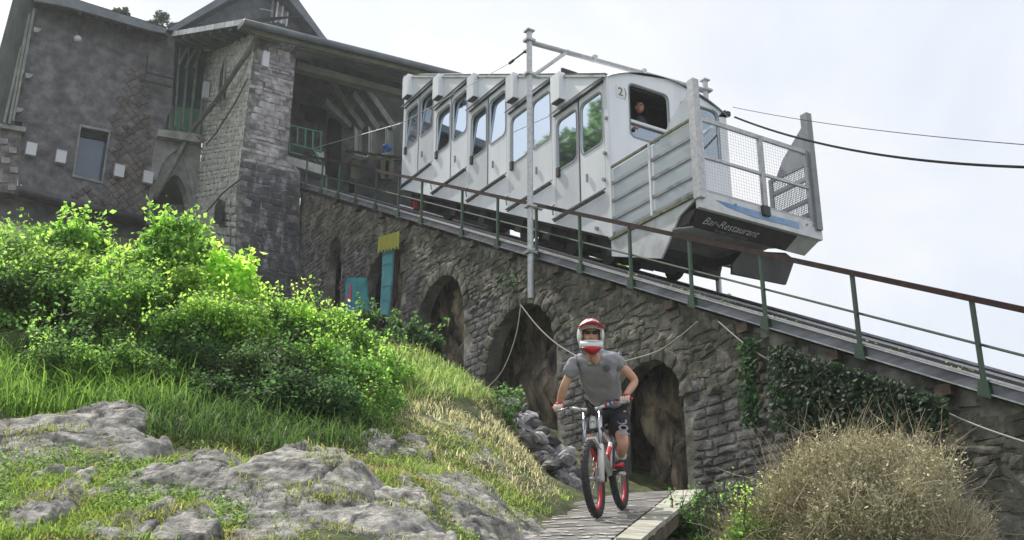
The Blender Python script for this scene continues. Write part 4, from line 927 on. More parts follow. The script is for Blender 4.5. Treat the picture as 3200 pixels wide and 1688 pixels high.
tag(MB().ellip(K(1210,462,UK-.6), (.20,.14,.18)).build('blue_bag', M_bluep, None, smooth=True), 'round blue bundle on the counter inside the station mouth', 'bag')
for x in (1098,1190,1205): quadU([(x,500),(x+26,503),(x+24,560),(x-2,556)], UK-1.0, .4, M_soffit, 'bench_leg')
# side wall on the far side and the dark steps beside the track
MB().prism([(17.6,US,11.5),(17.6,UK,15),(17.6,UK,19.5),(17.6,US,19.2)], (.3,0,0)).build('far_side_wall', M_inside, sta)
for k in range(8):
    u = US+.3+k*.8; MB().prism([(10.6,u,12.2+k*.38),(15.5,u,12.2+k*.38),(15.5,u,12.9+k*.38),(10.6,u,12.9+k*.38)], (0,.8,0)).build('track_step', M_dkconcrete, sta)
# landing with green railing at the tower's right
ld = empty('landing', onU(960,510,US+.2), 'pale concrete landing slab with green railing right of the stone tower', 'landing')
quadU([(898,487),(1016,520),(1016,548),(896,512)], US+.1, 1.6, M_concrete, 'slab', ld)
quadU([(900,512),(1016,546),(1016,600),(950,585)], US+.5, .3, M_dkconcrete, 'support', ld)
def gb(a, b, t=.045, n='railing_bar'): MB().beam(onU(*a, US+.15), onU(*b, US+.15), t, t, (0,1,0)).build(n, M_grnwood, ld)
gb((905,392),(1006,414)); gb((903,448),(1003,474)); gb((903,475),(998,498))
for x, y0, y1 in ((905,392,478),(930,398,455),(955,403,458),(978,408,465),(1003,410,478)): gb((x,y0),(x-2,y1), n='railing_post')
gb((978,465),(1000,505),.07); 
quadU([(988,470),(1014,476),(1012,500),(990,494)], US+.6, .3, M_concrete, 'meter_box', ld)
quadU([(1016,545),(1024,547),(1022,690),(1012,690)], US+.1, .1, M_grnpost, 'landing_post', ld)
quadU([(962,530),(985,536),(984,548),(962,544)], US+1, .1, M_white, 'name_board', ld)
quadU([(985,553),(1002,556),(1000,592),(984,590)], US+.8, .2, M_lamp, 'white_panel', ld); quadU([(960,575),(982,578),(980,592),(962,590)], US+.8, .2, M_blue, 'blue_panel', ld)
# red bucket under the rear of the car
tag(MB().tube([onU(1303,655,24), onU(1303,632,24)], [.10,.13], 14).build('red_bucket', M_redfab), 'small red bucket standing beside the rails below the rear of the car', 'bucket')
# ================================================================ THINGS IN THE SECOND ARCH
def onV(x, y, w=WN-.12): return onW(x, y, w)
bp_ = empty('painted_board', onV(1110,985), 'teal board with pink and blue spray paint leaning left of the second arch', 'board')
MB().prism([onV(x, y) for x, y in ((1083,868),(1140,868),(1150,985),(1072,992))], (.06,0,0)).build('board', M_teal, bp_)
MB().prism([onV(x, y, WN-.135) for x, y in ((1092,892),(1099,890),(1098,920),(1096,945),(1082,942),(1085,925),(1092,918))], (-.008,0,0)).build('pink_paint', M_pinkp, bp_)
MB().prism([onV(x, y, WN-.133) for x, y in ((1080,948),(1096,940),(1104,955),(1106,975),(1092,985),(1076,984))], (-.006,0,0)).build('blue_paint', M_bluep, bp_)
tp = empty('teal_panel', onV(1210,985), 'tall narrow light teal panel standing in the second arch', 'panel')
MB().prism([onV(x, y) for x, y in ((1196,782),(1228,772),(1222,880),(1212,985),(1186,982),(1192,880))], (.05,0,0)).build('panel', M_teal2, tp)
for y0, y1 in ((800,790),(832,825),(900,893),(940,948)): MB().tube([onV(1196,y0,WN-.14), onV(1210,(y0+y1)/2-4,WN-.14), onV(1226,y1,WN-.14)], .006, 5).build('crease', M_dark, tp)
MB().prism([onV(x, y, WN-.05) for x, y in ((1232,785),(1240,785),(1236,930),(1226,960))], (.05,0,0)).build('side_strip', M_rust, tp)
aw = empty('slatted_awning', onV(1215,770), 'small yellow slatted awning hanging over the teal panel', 'awning')
N_ = 13
for k in range(N_):
    t = k/N_; x = 1182+66*t; top = 742-20*t; bot = 790-14*t-(6 if k % 2 else 0)
    MB().prism([onV(x, top, WN-.2), onV(x+3.4, top-1, WN-.2), onV(x+1.2, bot, WN-.2), onV(x-2.2, bot, WN-.2)], (.02,0,0)).build('slat', M_yel, aw)
MB().prism([onV(1180,744,WN-.17), onV(1247,722,WN-.17), onV(1243,770,WN-.17), onV(1180,784,WN-.17)], (.02,0,0)).build('backing', M_dark, aw)
tag(MB().tube([onV(962,735,WN-.4), onV(985,775,WN-.3), onV(1000,795,WN-.2), onV(1022,797,WN-.15)], .035, 6).build('dead_branch', M_stem), 'bent dark dead branch leaning on the wall left of the first arch', 'branch')
# ================================================================ RAMP
RP = onD(1870, 1622, 9.75); rs = .2
tdir = CF(0,1,0)                              # level direction straight away from the camera
RN = (CF(0,1,rs).cross(CF(1,0,0))).normalized(); RN = RN if RN.z > 0 else -RN
def onR(px, py, off=0): return onPl(px, py, RP+RN*off, RN)
ramp = empty('wooden_ramp', RP, 'wooden downhill ramp covered in grey roofing felt with bare planks along its right side', 'ramp')
dn_ = Vector((0,0,-.05))
F = [onR(1808,1563,-.02), onR(1960,1541,-.02), onR(2108,1532,-.02), onR(1890,1700,-.02), onR(1590,1700,-.02)]
MB().prism(F, dn_).build('felt_surface', M_felt, ramp)
def lerpR(a, b, t): return (a[0]+(b[0]-a[0])*t, a[1]+(b[1]-a[1])*t)
# overlapping courses of felt and pale flecks painted for its lifted, sunlit edges
LA, LB = (1808,1563), (1590,1700); RA, RB = (2108,1532), (1890,1700)
for k in range(6):
    t = (k/6)**1.15; t2 = ((k+1.03)/6)**1.15; q = [lerpR(LA,LB,t), lerpR(RA,RB,t), lerpR(RA,RB,t2), lerpR(LA,LB,t2)]; o_ = .0
    MB().prism([onR(*q[0], o_-.001), onR(*q[1], o_-.001), onR(*q[2], o_+.004), onR(*q[3], o_+.004)], (0,0,-.005)).build('felt_course', M_felt, ramp)
cb = MB()
for k in range(150):
    t = random.random()**.8; s = random.random(); row = round(t*16)/16+random.gauss(0,.006)
    a = lerpR(lerpR(LA,LB,row), lerpR(RA,RB,row), s); c = onR(*a, .006); e = .02+.035*random.random(); an = random.gauss(0,.25)
    X = CF(math.cos(an),math.sin(an)*1,0); Y = CF(-math.sin(an),math.cos(an),rs).normalized(); X = (X-RN*X.dot(RN)).normalized()
    pts_ = [c+X*e*math.cos(b)*random.uniform(.7,1)+Y*.022*math.sin(b) for b in [i*PI/3 for i in range(6)]]
    cb.prism(pts_, RN*.004)
cb.build('sunlit_flecks', M_fleck, ramp)['kind'] = 'stuff'
# bare planks
PA, PB = [(2112,1532),(2198,1529)], [(1900,1700),(1985,1700)]
nP = 9
for k in range(nP):
    t0, t1 = (k/nP), (k+.96)/nP; L0 = lerpR(PA[0],PB[0],t0); L1 = lerpR(PA[0],PB[0],t1); R0 = lerpR(PA[1],(1975,1705),t0); R1 = lerpR(PA[1],(1975,1705),t1)
    j = random.uniform(-.01,.015); ex = random.uniform(-3,6)
    MB().prism([onR(*L0,.03+j), onR(R0[0]+ex,R0[1],.03+j), onR(R1[0]+ex,R1[1],.03+j), onR(*L1,.03+j)], (0,0,-.04)).build('plank', M_plank, ramp)
a, b = onR(2200,1533,.0), onR(1978,1710,.0)
MB().beam(a+Vector((0,0,-.07)), b+Vector((0,0,-.07)), .05, .10).build('side_board', M_beam, ramp)
MB().beam(onR(1812,1566,-.1), onR(1592,1702,-.1), .05,.10).build('side_board', M_beam, ramp)
MB().prism([onR(1765,1590,-.01), onR(1806,1563,-.01), onR(1800,1570,-.01), onR(1640,1672,-.01), onR(1600,1690,-.01)], dn_).build('edge_board', M_plank, ramp)
for t in (.04, .28, .52, .78):
    c = a.lerp(b, t); g = terr1(c)-.3; MB().beam(c+Vector((0,0,-.10)), Vector((c.x, c.y, min(g, c.z-.8))), .08,.10, (1,0,0)).build('support_post', M_beam, ramp)
    c2 = onR(*lerpR((1850,1560),(1640,1700),t), -.1); MB().beam(c+Vector((0,0,-.16)), c2+Vector((0,0,-.1)), .08,.12).build('cross_beam', M_beam, ramp)
    if t < .7: MB().beam(c+Vector((0,0,-.2)), Vector((a.lerp(b,t+.2).x, a.lerp(b,t+.2).y, c.z-1.0)), .05,.10).build('brace', M_plank, ramp)
# ================================================================ BICYCLE
A_H = math.radians(16.5)
hx = CF(-math.sin(A_H), -math.cos(A_H), 0); hx = (hx-RN*hx.dot(RN)).normalized()     # rear -> front
WB = 1.16; RW = .345
roll = math.radians(6.5)
ly = RN.cross(hx).normalized()                                                       # rider's left
upb = (RN*math.cos(roll)+ly*math.sin(roll)*-1).normalized()                          # leans to its right (picture left)
if proj(RP+upb)[0] > proj(RP+RN)[0]: upb = (RN*math.cos(roll)+ly*math.sin(roll)).normalized()
lyb = upb.cross(hx).normalized()
B0 = onR(1868,1621,.0)-hx*WB+RN*.008
BM = Matrix((hx, lyb, upb)).transposed().to_4x4(); BM.translation = B0
bike = empty('mountain_bicycle', B0, 'white downhill bicycle with red rims and silver double crown fork on the ramp', 'bicycle')
def bk(mb, name, m, parent=None, smooth=True): return mb.build(name, m, parent or bike, smooth=smooth, xf=BM)
I3 = Matrix.Identity(3)
for xw, zt_ in ((0,0),(WB,0)):
    c = Vector((xw,0,RW)); M = I3
    tb = MB(); tb.torus(c, RW-.036, .036, M, 48, 10)
    w = bk(tb, 'wheel_tyre', M_tire)
    kn = MB()
    for k in range(60):
        t = 2*PI*k/60
        for y in (-.020, 0, .020): 
            if (k+(y == 0)) % 2: kn.box(c+Vector(((RW-.001-.006*(y != 0))*math.cos(t), y, (RW-.001-.006*(y != 0))*math.sin(t))), (.012,.014,.018), Matrix.Rotation(-t, 3, 'Y'))
    kk = bk(kn, 'tread_knobs', M_tire, w, False); kk['kind'] = 'stuff'
    bk(MB().torus(c, RW-.072, .017, M, 48, 8), 'rim', M_red, w)
    bk(MB().tube([c+Vector((0,-.055,0)), c+Vector((0,.055,0))], .022, 12), 'hub', M_chrome, w)
    sp = MB()
    for k in range(28):
        t = 2*PI*k/28; y = .03*(1 if k % 2 else -1); sp.tube([c+Vector((.02*math.cos(t+.5), y, .02*math.sin(t+.5))), c+Vector(((RW-.085)*math.cos(t), y*.1, (RW-.085)*math.sin(t)))], .0016, 4)
    bk(sp, 'spokes', M_chrome, w)['kind'] = 'stuff'
    bk(MB().tube([c+Vector((0,.045,0)), c+Vector((0,.048,0))], .10, 28), 'brake_disc', M_chrome, w, False)
ax_ = Vector((WB,0,RW)); st_ = Vector((-.42,0,.907)).normalized()
for s in (-1, 1):
    o_ = Vector((0,.075*s,0)); base = ax_+Vector((-.01,0,0))
    bk(MB().tube([base+o_-st_*.03, base+o_+st_*.30, base+o_+st_*.33], [.030,.030,.026], 14), 'fork_lower', M_frame)
    bk(MB().tube([base+o_+st_*.32, base+o_+st_*.70], .0205, 14), 'stanchion', M_silver)
    bk(MB().tube([base+o_+st_*.685, base+o_+st_*.71], .023, 14), 'fork_cap', M_dark)
bk(MB().tube([ax_+Vector((0,-.10,0)), ax_+Vector((0,.10,0))], .014, 10), 'axle', M_chrome)
bk(MB().tube([ax_+st_*.34+Vector((.035,-.06,0)), ax_+st_*.40+Vector((.05,-.04,0)), ax_+st_*.40+Vector((.05,.04,0)), ax_+st_*.34+Vector((.035,.06,0))], .014, 8), 'fork_arch', M_frame)
for q in (.48, .645):
    c = ax_+st_*q+Vector((-.01,0,0)); bk(MB().tube([c+Vector((0,-.10,0)), c+Vector((-.02,-.05,0)), c+Vector((-.02,.05,0)), c+Vector((0,.10,0))], [.026,.022,.022,.026], 10), 'fork_crown', M_dark)
h0, h1 = ax_+st_*.47+Vector((-.055,0,0)), ax_+st_*.64+Vector((-.055,0,0))
bk(MB().tube([h0-st_*.02, h1+st_*.02], .036, 16), 'head_tube', M_frame)
bb = Vector((.40,0,.37)); sj = Vector((.20,0,.66))
bk(MB().tube([h0+st_*.03, h0.lerp(bb,.5)+Vector((0,0,.015)), bb], [.033,.036,.036], 14), 'down_tube', M_frame)
bk(MB().tube([h1-st_*.03, sj+Vector((.06,0,.03))], [.028,.022], 12), 'top_tube', M_frame); bk(MB().tube([bb, sj], .022, 12), 'seat_tube', M_frame)
bk(MB().tube([bb+Vector((.1,0,.10)), sj+Vector((.07,0,-.05))], .026, 12), 'shock', M_red)
bk(MB().tube([sj, sj+Vector((-.05,0,.12))], .014, 10), 'seat_post', M_dark)
bk(MB().ellip(sj+Vector((-.03,0,.15)), (.13,.06,.025), fn=lambda p, d: Vector((p.x, p.y*(1-.45*max(0,d.x)), p.z))), 'saddle', M_dark)
for s in (-1, 1):
    bk(MB().tube([bb+Vector((-.02,.03*s,.02)), Vector((.02,.07*s,RW))], .016, 10), 'chain_stay', M_frame); bk(MB().tube([sj+Vector((0,.03*s,-.12)), Vector((.02,.07*s,RW))], .013, 10), 'seat_stay', M_frame)
bk(MB().tube([bb+Vector((0,-.05,0)), bb+Vector((0,-.055,0))], .085, 28), 'chainring', M_dark, None, False)
bk(MB().tube([bb+Vector((0,-.07,0)), bb+Vector((0,.07,0))], .024, 12), 'crank_axle', M_dark)
PL, PR = bb+Vector((.165,.085,.015)), bb+Vector((-.165,-.085,-.015))
for P_, s in ((PL,1),(PR,-1)):
    bk(MB().beam(bb+Vector((0,.08*s,0)), Vector((P_.x,.085*s,P_.z)), .018,.028, (0,1,0)), 'crank_arm', M_dark, None, False)
    bk(MB().box(P_+Vector((0,.055*s,0)), (.10,.095,.018)), 'pedal', M_dark, None, False)
hb0 = ax_+st_*.70+Vector((.01,0,.0)); BAR = .39
barp = [hb0+Vector((-.05,-BAR,.055)), hb0+Vector((-.035,-.24,.05)), hb0+Vector((-.005,-.12,.015)), hb0+Vector((0,-.05,0)), hb0+Vector((0,.05,0)), hb0+Vector((-.005,.12,.015)), hb0+Vector((-.035,.24,.05)), hb0+Vector((-.05,BAR,.055))]
def slc(a, b): return barp[a:b]
bk(MB().tube(barp[1:7], [.013,.014,.0165,.0165,.014,.013], 12), 'handlebar', M_frame)
for i, j, s in ((0,1,-1),(7,6,1)): 
    bk(MB().tube([barp[i], barp[i].lerp(barp[j], .93)], .017, 12), 'grip', M_redfab); bk(MB().tube([barp[i].lerp(barp[j],.95), barp[i].lerp(barp[j],1.15)+Vector((0,0,0))], .021, 10), 'brake_clamp', M_dark)
    g = barp[i].lerp(barp[j],1.05); bk(MB().tube([g, g+Vector((.05,.0,-.01)), g+Vector((.065,.10*s,-.03))], [.009,.008,.006], 8), 'brake_lever', M_chrome)
    bk(MB().tube([g+Vector((.01,-.02*s,.0)), g+Vector((.09,-.10*s,.02)), ax_+st_*.66+Vector((.06,.05*s,0)), ax_+st_*.50+Vector((.05,.06*s,0))], .0035, 6), 'brake_hose', M_dark)
for k, y in enumerate((.13,.17,.21)): 
    c1 = hb0+Vector((-.008-.0*k, y, .018+.012*k)); bk(MB().tube([barp[5].lerp(barp[6], (y-.12)/.12), barp[5].lerp(barp[6], (y-.12+.022)/.12)], .0165, 12), 'bar_decal', (M_red, M_bluep, M_red)[k])
bk(MB().box(hb0+Vector((-.0,0,-.012)), (.055,.07,.055)), 'stem', M_dark, None, False)
# number plate shaped head badge
bd = MB().torus(h0.lerp(h1,.55)+Vector((.040,0,.0)), .016, .003, Matrix.Rotation(PI/2, 3, 'Z'), 16, 6); bk(bd, 'head_badge', M_dark)
hose = MB().tube([hb0+Vector((.03,.03,-.03)), ax_+st_*.62+Vector((.07,.0,0)), ax_+st_*.45+Vector((.06,-.09,0))*.6, ax_+st_*.28+Vector((.03,.09,0))], .0035, 6); bk(hose, 'cable', M_dark)
# ================================================================ RIDER
def B(p): return BM@Vector(p)
GL, GR = B(barp[7].lerp(barp[6], .45)), B(barp[0].lerp(barp[1], .45))       # rider's left / right grips
rd = empty('person', B((.4,0,.37)), 'rider in grey jersey, black shorts and red white helmet standing on the bicycle pedals', 'person')
dD = lambda px, py, d: onD(px, py, d)
rt = CF(1,0,0); fw = CF(0,1,0)
hipc = dD(1896, 1268, 10.75); chest = dD(1868, 1165, 10.42); neck = dD(1853, 1108, 10.28); headc = dD(1846, 1052, 10.13)
shR = dD(1799, 1132, 10.38); shL = dD(1928, 1122, 10.42)         # R = picture left
elR = dD(1762, 1210, 10.36); wrR = GR+Vector((0,0,.035))+CF(-.0,.055,0)
elL = dD(1987, 1192, 10.40); wrL = GL+Vector((0,0,.035))+CF(.0,.055,0)
hpR = dD(1862, 1285, 10.75); hpL = dD(1928, 1283, 10.78)
knR = dD(1838, 1400, 10.32); knL = dD(1947, 1385, 10.30)
ftL = B(PL+Vector((0,.055,.07))); ftR = B(PR+Vector((0,-.055,.07)))
ankL = ftL+hx*-.09+Vector((0,0,.05)); ankR = ftR+hx*-.09+Vector((0,0,.05))
def mid(a, b, t=.5): return a.lerp(b, t)
J = [(hipc, (.12,.09)), (mid(hipc,chest), (.11,.08)), (chest+CF(0,.03,-.03), (.11,.08)), (neck, .055), (headc+Vector((0,0,-.05)), .062),
     (shR+CF(.03,.03,-.03), .045), (mid(shR,elR), .047), (elR, .043), (mid(elR,wrR,.35), .044), (wrR, .028),
     (shL+CF(-.03,.03,-.03), .045), (mid(shL,elL), .047), (elL, .043), (mid(elL,wrL,.35), .044), (wrL, .028),
     (hpR, .09), (mid(hpR,knR), .080), (knR, .058), (mid(knR,ankR,.35), .056), (ankR, .036),
     (hpL, .09), (mid(hpL,knL), .080), (knL, .058), (mid(knL,ankL,.35), .056), (ankL, .036)]
E_ = [(0,1),(1,2),(2,3),(3,4),(2,5),(5,6),(6,7),(7,8),(8,9),(2,10),(10,11),(11,12),(12,13),(13,14),(0,15),(15,16),(16,17),(17,18),(18,19),(0,20),(20,21),(21,22),(22,23),(23,24)]
body = skin_mesh('body', J, E_, M_skin, rd, 2)
# head: face with eyes, nose, mouth, ears, behind the helmet opening
fh = CF(0,-1,-.12).normalized()
Mh = Matrix((rt, (-fh), rt.cross(-fh))).transposed()
hm = MB().ellip(headc, (.078,.098,.12), Mh, 20, 14).ellip(headc+Mh@Vector((0,-.10,-.012)), (.015,.022,.026), Mh, 10, 8)
for s in (-1,1): hm.ellip(headc+Mh@Vector((.08*s,.01,0)), (.012,.022,.032), Mh, 8, 6)
head = hm.build('head', M_skin, rd, smooth=True)
eb = MB(); eb.ellip(headc+Mh@Vector((0,-.045,-.066)), (.058,.055,.052), Mh, 16, 10); eb.build('beard', M_hair, rd, smooth=True)
MB().ellip(headc+Mh@Vector((0,-.099,-.05)), (.022,.008,.007), Mh, 10, 6).build('mouth', M_skin2, rd, smooth=True)
gs = MB()
for s in (-1,1): gs.ellip(headc+Mh@Vector((.032*s,-.098,.022)), (.027,.010,.017), Mh, 12, 8)
gs.box(headc+Mh@Vector((0,-.103,.026)), (.02,.006,.006), Mh); 
for s in (-1,1): gs.box(headc+Mh@Vector((.068*s,-.05,.026)), (.005,.10,.008), Mh)
gs.build('glasses', M_lens, rd, smooth=True)
# full face helmet: shell with a face opening, chin bar, visor
def cut_shell(radii, c, cond, name, m, nu=44, nv=30, th=.018):
    b = MB(); vs = []; P = []
    for j in range(nv+1):
        t = PI*j/nv
        for i in range(nu):
            a_ = 2*PI*i/nu; P.append(Vector((math.sin(t)*math.cos(a_), math.sin(t)*math.sin(a_), math.cos(t))))
    vs = [c+Mh@Vector((d.x*radii[0], d.y*radii[1], d.z*radii[2])) for d in P]+[c+Mh@Vector((d.x*(radii[0]-th), d.y*(radii[1]-th), d.z*(radii[2]-th))) for d in P]
    n0 = len(P); fs = []; keep = {}
    for j in range(nv):
        for i in range(nu):
            q = [j*nu+i, (j+1)*nu+i, (j+1)*nu+(i+1)%nu, j*nu+(i+1)%nu]; d = sum((P[k] for k in q), Vector())/4
            if cond(d): keep[(i,j)] = q; fs.append(tuple(q)); fs.append(tuple(n0+k for k in reversed(q)))
    for (i,j), q in keep.items():
        for di, dj, e in ((0,-1,(q[0],q[3])),(0,1,(q[1],q[2])),(-1,0,(q[0],q[1])),(1,0,(q[3],q[2]))):
            k = ((i+di) % nu, j+dj)
            if k not in keep and 0 <= k[1] < nv: fs.append((e[0], e[1], n0+e[1], n0+e[0]))
    return b.add(vs, fs).build(name, m, rd, smooth=True)
hc = headc+Mh@Vector((0,.015,.012)); HR = (.128,.150,.158)
cut_shell(HR, hc, lambda d: d.z > -.62 and not (d.y < -.35 and -.45 < d.z < .42 and abs(d.x) < .78) and d.z < .45, 'helmet_shell', M_shell)
cut_shell((.130,.152,.160), hc, lambda d: d.z >= .40, 'helmet_crown', M_pink)
# chin guard
cg = MB(); n_ = 15; pv = []
for i in range(n_):
    a_ = -1.15+2.3*i/(n_-1); x = math.sin(a_)*.118; y = -.035-math.cos(a_)*.125; 
    for (dy, dz_) in ((0,.030),(-.016,.008),(-.012,-.030),(.012,-.034),(.02,.02)): pv.append(headc+Mh@Vector((x*(1+dy), y+dy, -.085+dz_-.022*math.cos(a_)**2)))
cg.add(pv, [(i*5+k, i*5+(k+1)%5, (i+1)*5+(k+1)%5, (i+1)*5+k) for i in range(n_-1) for k in range(5)]); cg.build('chin_guard_rim', M_shell, rd, smooth=True)
c2 = MB(); pv = []
for i in range(n_):
    a_ = -.95+1.9*i/(n_-1); x = math.sin(a_)*.110; y = -.04-math.cos(a_)*.125; dp_ = .028+.052*math.cos(a_*1.3)**2
    for (dy, z_) in ((-.014,-.118),(-.018,-.118-dp_*.45),(.012,-.118-dp_),(.03,-.12)): pv.append(headc+Mh@Vector((x*(1-(.25 if z_ < -.14 else 0)), y+dy, z_)))
c2.add(pv, [(i*4+k, i*4+(k+1)%4, (i+1)*4+(k+1)%4, (i+1)*4+k) for i in range(n_-1) for k in range(4)]); c2.build('chin_guard', M_red, rd, smooth=True)
# visor: curved peak, red below with printed white top
vp = []; nv_ = 13
for j, (yy, zz, sc) in enumerate(((-.105,.095,1.0),(-.175,.098,1.02),(-.225,.090,.96))):
    for i in range(nv_):
        a_ = -1+2*i/(nv_-1); vp.append(headc+Mh@Vector((a_*.118*sc, yy+.055*a_*a_, zz-.035*a_*a_)))
fs = [(j*nv_+i, j*nv_+i+1, (j+1)*nv_+i+1, (j+1)*nv_+i) for j in range(2) for i in range(nv_-1)]
vis = MB(); vis.add(vp, fs); vis.add([p+Mh@Vector((0,0,.012)) for p in vp], fs); 
vis.add([vp[2*nv_+i] for i in range(nv_)]+[vp[2*nv_+i]+Mh@Vector((0,0,.012)) for i in range(nv_)], [(i,i+1,nv_+i+1,nv_+i) for i in range(nv_-1)])
vis.build('visor', M_red, rd, smooth=True)
vt = MB(); vt.add([p+Mh@Vector((0,0,.017)) for p in vp], fs); vt.build('visor_print', M_pink, rd, smooth=True)
rb = MB(); pv = []
for i in range(nv_):
    a_ = -1+2*i/(nv_-1)
    for dz_ in (.058, .092): pv.append(headc+Mh@Vector((a_*.112, -.128+.06*a_*a_, dz_-.02*a_*a_)))
rb.add(pv, [(2*i,2*i+1,2*i+3,2*i+2) for i in range(nv_-1)]); rb.build('brow_band', M_shell, rd, smooth=True)
# jersey
waist = mid(hipc, chest, .16)
slR = mid(shR, elR, .62); slL = mid(shL, elL, .46)
J = [(waist, (.185,.15)), (mid(waist,chest,.5), (.18,.15)), (chest, (.20,.155)), (mid(chest,neck,.86), (.105,.10)), (shR, .090), (slR, .071), (shL, .090), (slL, .072), (waist-Vector((0,0,.09)), (.19,.155))]
tee = skin_mesh('jersey', J, [(8,0),(0,1),(1,2),(2,3),(2,4),(4,5),(2,6),(6,7)], M_tee, rd, 3, root=2)
def folds(o, amp, k=(5,5,11), sd=0):
    o.data.calc_loop_triangles() if False else None
    for v in o.data.vertices:
        p = v.co; w = noise.fractal(Vector((p.x*k[0]+sd, p.y*k[1], p.z*k[2]+p.x*4)), .8, 2.0, 3); v.co = p+v.normal*amp*(w-.25*abs(w))
folds(tee, .026)
nk = MB().ellip(mid(neck,chest,.42)+CF(0,-.118,0), (.042,.02,.055), Mh, 12, 8, fn=lambda p, d: Vector((p.x*(1-.5*max(0,-d.z)), p.y, p.z))).build('neck_opening', M_skin, rd, smooth=True)
lg = dD(1897,1150,10.235); MB().ellip(lg, (.034,.012,.036), Mh, 14, 8).build('jersey_logo', M_teelogo, rd, smooth=True)
# shorts
khR, khL = mid(hpR,knR,.80), mid(hpL,knL,.82)
J = [(hipc+Vector((0,0,.05)), (.175,.14)), (hpR, .12), (mid(hpR,knR,.5), .115), (khR, .095), (hpL, .12), (mid(hpL,knL,.5), .115), (khL, .10)]
folds(skin_mesh('shorts', J, [(0,1),(1,2),(2,3),(0,4),(4,5),(5,6)], M_shorts, rd, 3), .014, (9,9,5), 4)
for kn_, an in ((knR,ankR),(knL,ankL)): MB().tube([mid(kn_,an,.80), mid(kn_,an,1.0)], [.050,.046], 14).build('sock', M_sock, rd, smooth=True)
tdn = (knL-hpL).normalized(); tx = (-tdn); cen = mid(hpL,knL,.60)+CF(.02,-.128,0)
text_mesh('shorts_lettering', 'POC', .125, frameM(cen, -tx*-1, Vector(rt.cross(tx))*-1) if False else frameM(cen, tx, -rt), mat('pale_grey_print', (.30,.30,.34), rough=.9), rd, .002, bold=.004)
# shoes
for ft, nm in ((ftL,1),(ftR,-1)):
    Ms = Matrix((hx, lyb, upb)).transposed()
    s_ = MB().ellip(ft+hx*.0-upb*.015, (.145,.050,.048), Ms, 18, 12, fn=lambda p, d: Vector((p.x, p.y*(1-.2*max(0,-d.x)), max(p.z,-.03)+(.02 if d.x < -.3 and d.z > 0 else 0)))).build('shoe', M_shoe, rd, smooth=True)
    MB().ellip(ft+hx*.055-upb*.018, (.092,.054,.036), Ms, 14, 10, fn=lambda p, d: Vector((p.x, p.y, max(p.z,-.022)))).build('shoe_toe', M_red, rd, smooth=True)
    MB().ellip(ft-upb*.048, (.150,.052,.012), Ms, 14, 6).build('shoe_sole', M_dark, rd, smooth=True)
    MB().tube([ft-hx*.09+upb*.01, ft-hx*.09+upb*.07], [.05,.046], 12).build('shoe_collar', M_shoe, rd, smooth=True)
# gloved hands closed on the grips
for g, s, wr in ((GL,1,wrL),(GR,-1,wrR)):
    ldir = lyb*s; fwd = hx
    c = g-hx*.035+upb*.022; f_ = (hx*.9+upb*.15).normalized()
    pal = MB().ellip(c, (.052,.052,.026), Matrix((ldir, f_, ldir.cross(f_))).transposed(), 14, 10).tube([wr-(f_*.03), wr], [.036,.038], 12).build('glove', M_redfab, rd, smooth=True)
    MB().tube([wr-(f_*.05), wr-(f_*.025)], .034, 12).build('glove_cuff', M_white, rd, smooth=True)
    for i, (o, L_) in enumerate(((.034,.060),(.012,.072),(-.011,.076),(-.033,.070))):
        k0 = g+ldir*o+upb*.026-hx*.002; P_ = [k0-hx*.03, k0, g+ldir*o+hx*.030+upb*.014, g+ldir*o+hx*.034-upb*.014, g+ldir*o+hx*.012-upb*.030]
        MB().tube(P_, [.012,.0135,.013,.012,.009], 8).build('finger', M_cream, rd, smooth=True)
    MB().tube([c-ldir*.03-f_*.01, g-ldir*.048+upb*.0, g-ldir*.045+hx*.02-upb*.02], [.014,.013,.010], 8).build('thumb', M_cream, rd, smooth=True)
    MB().ellip(c+f_*.015+upb*.02, (.040,.022,.012), Matrix((ldir, f_, ldir.cross(f_))).transposed(), 10, 6).build('knuckle_pad', M_red, rd, smooth=True)
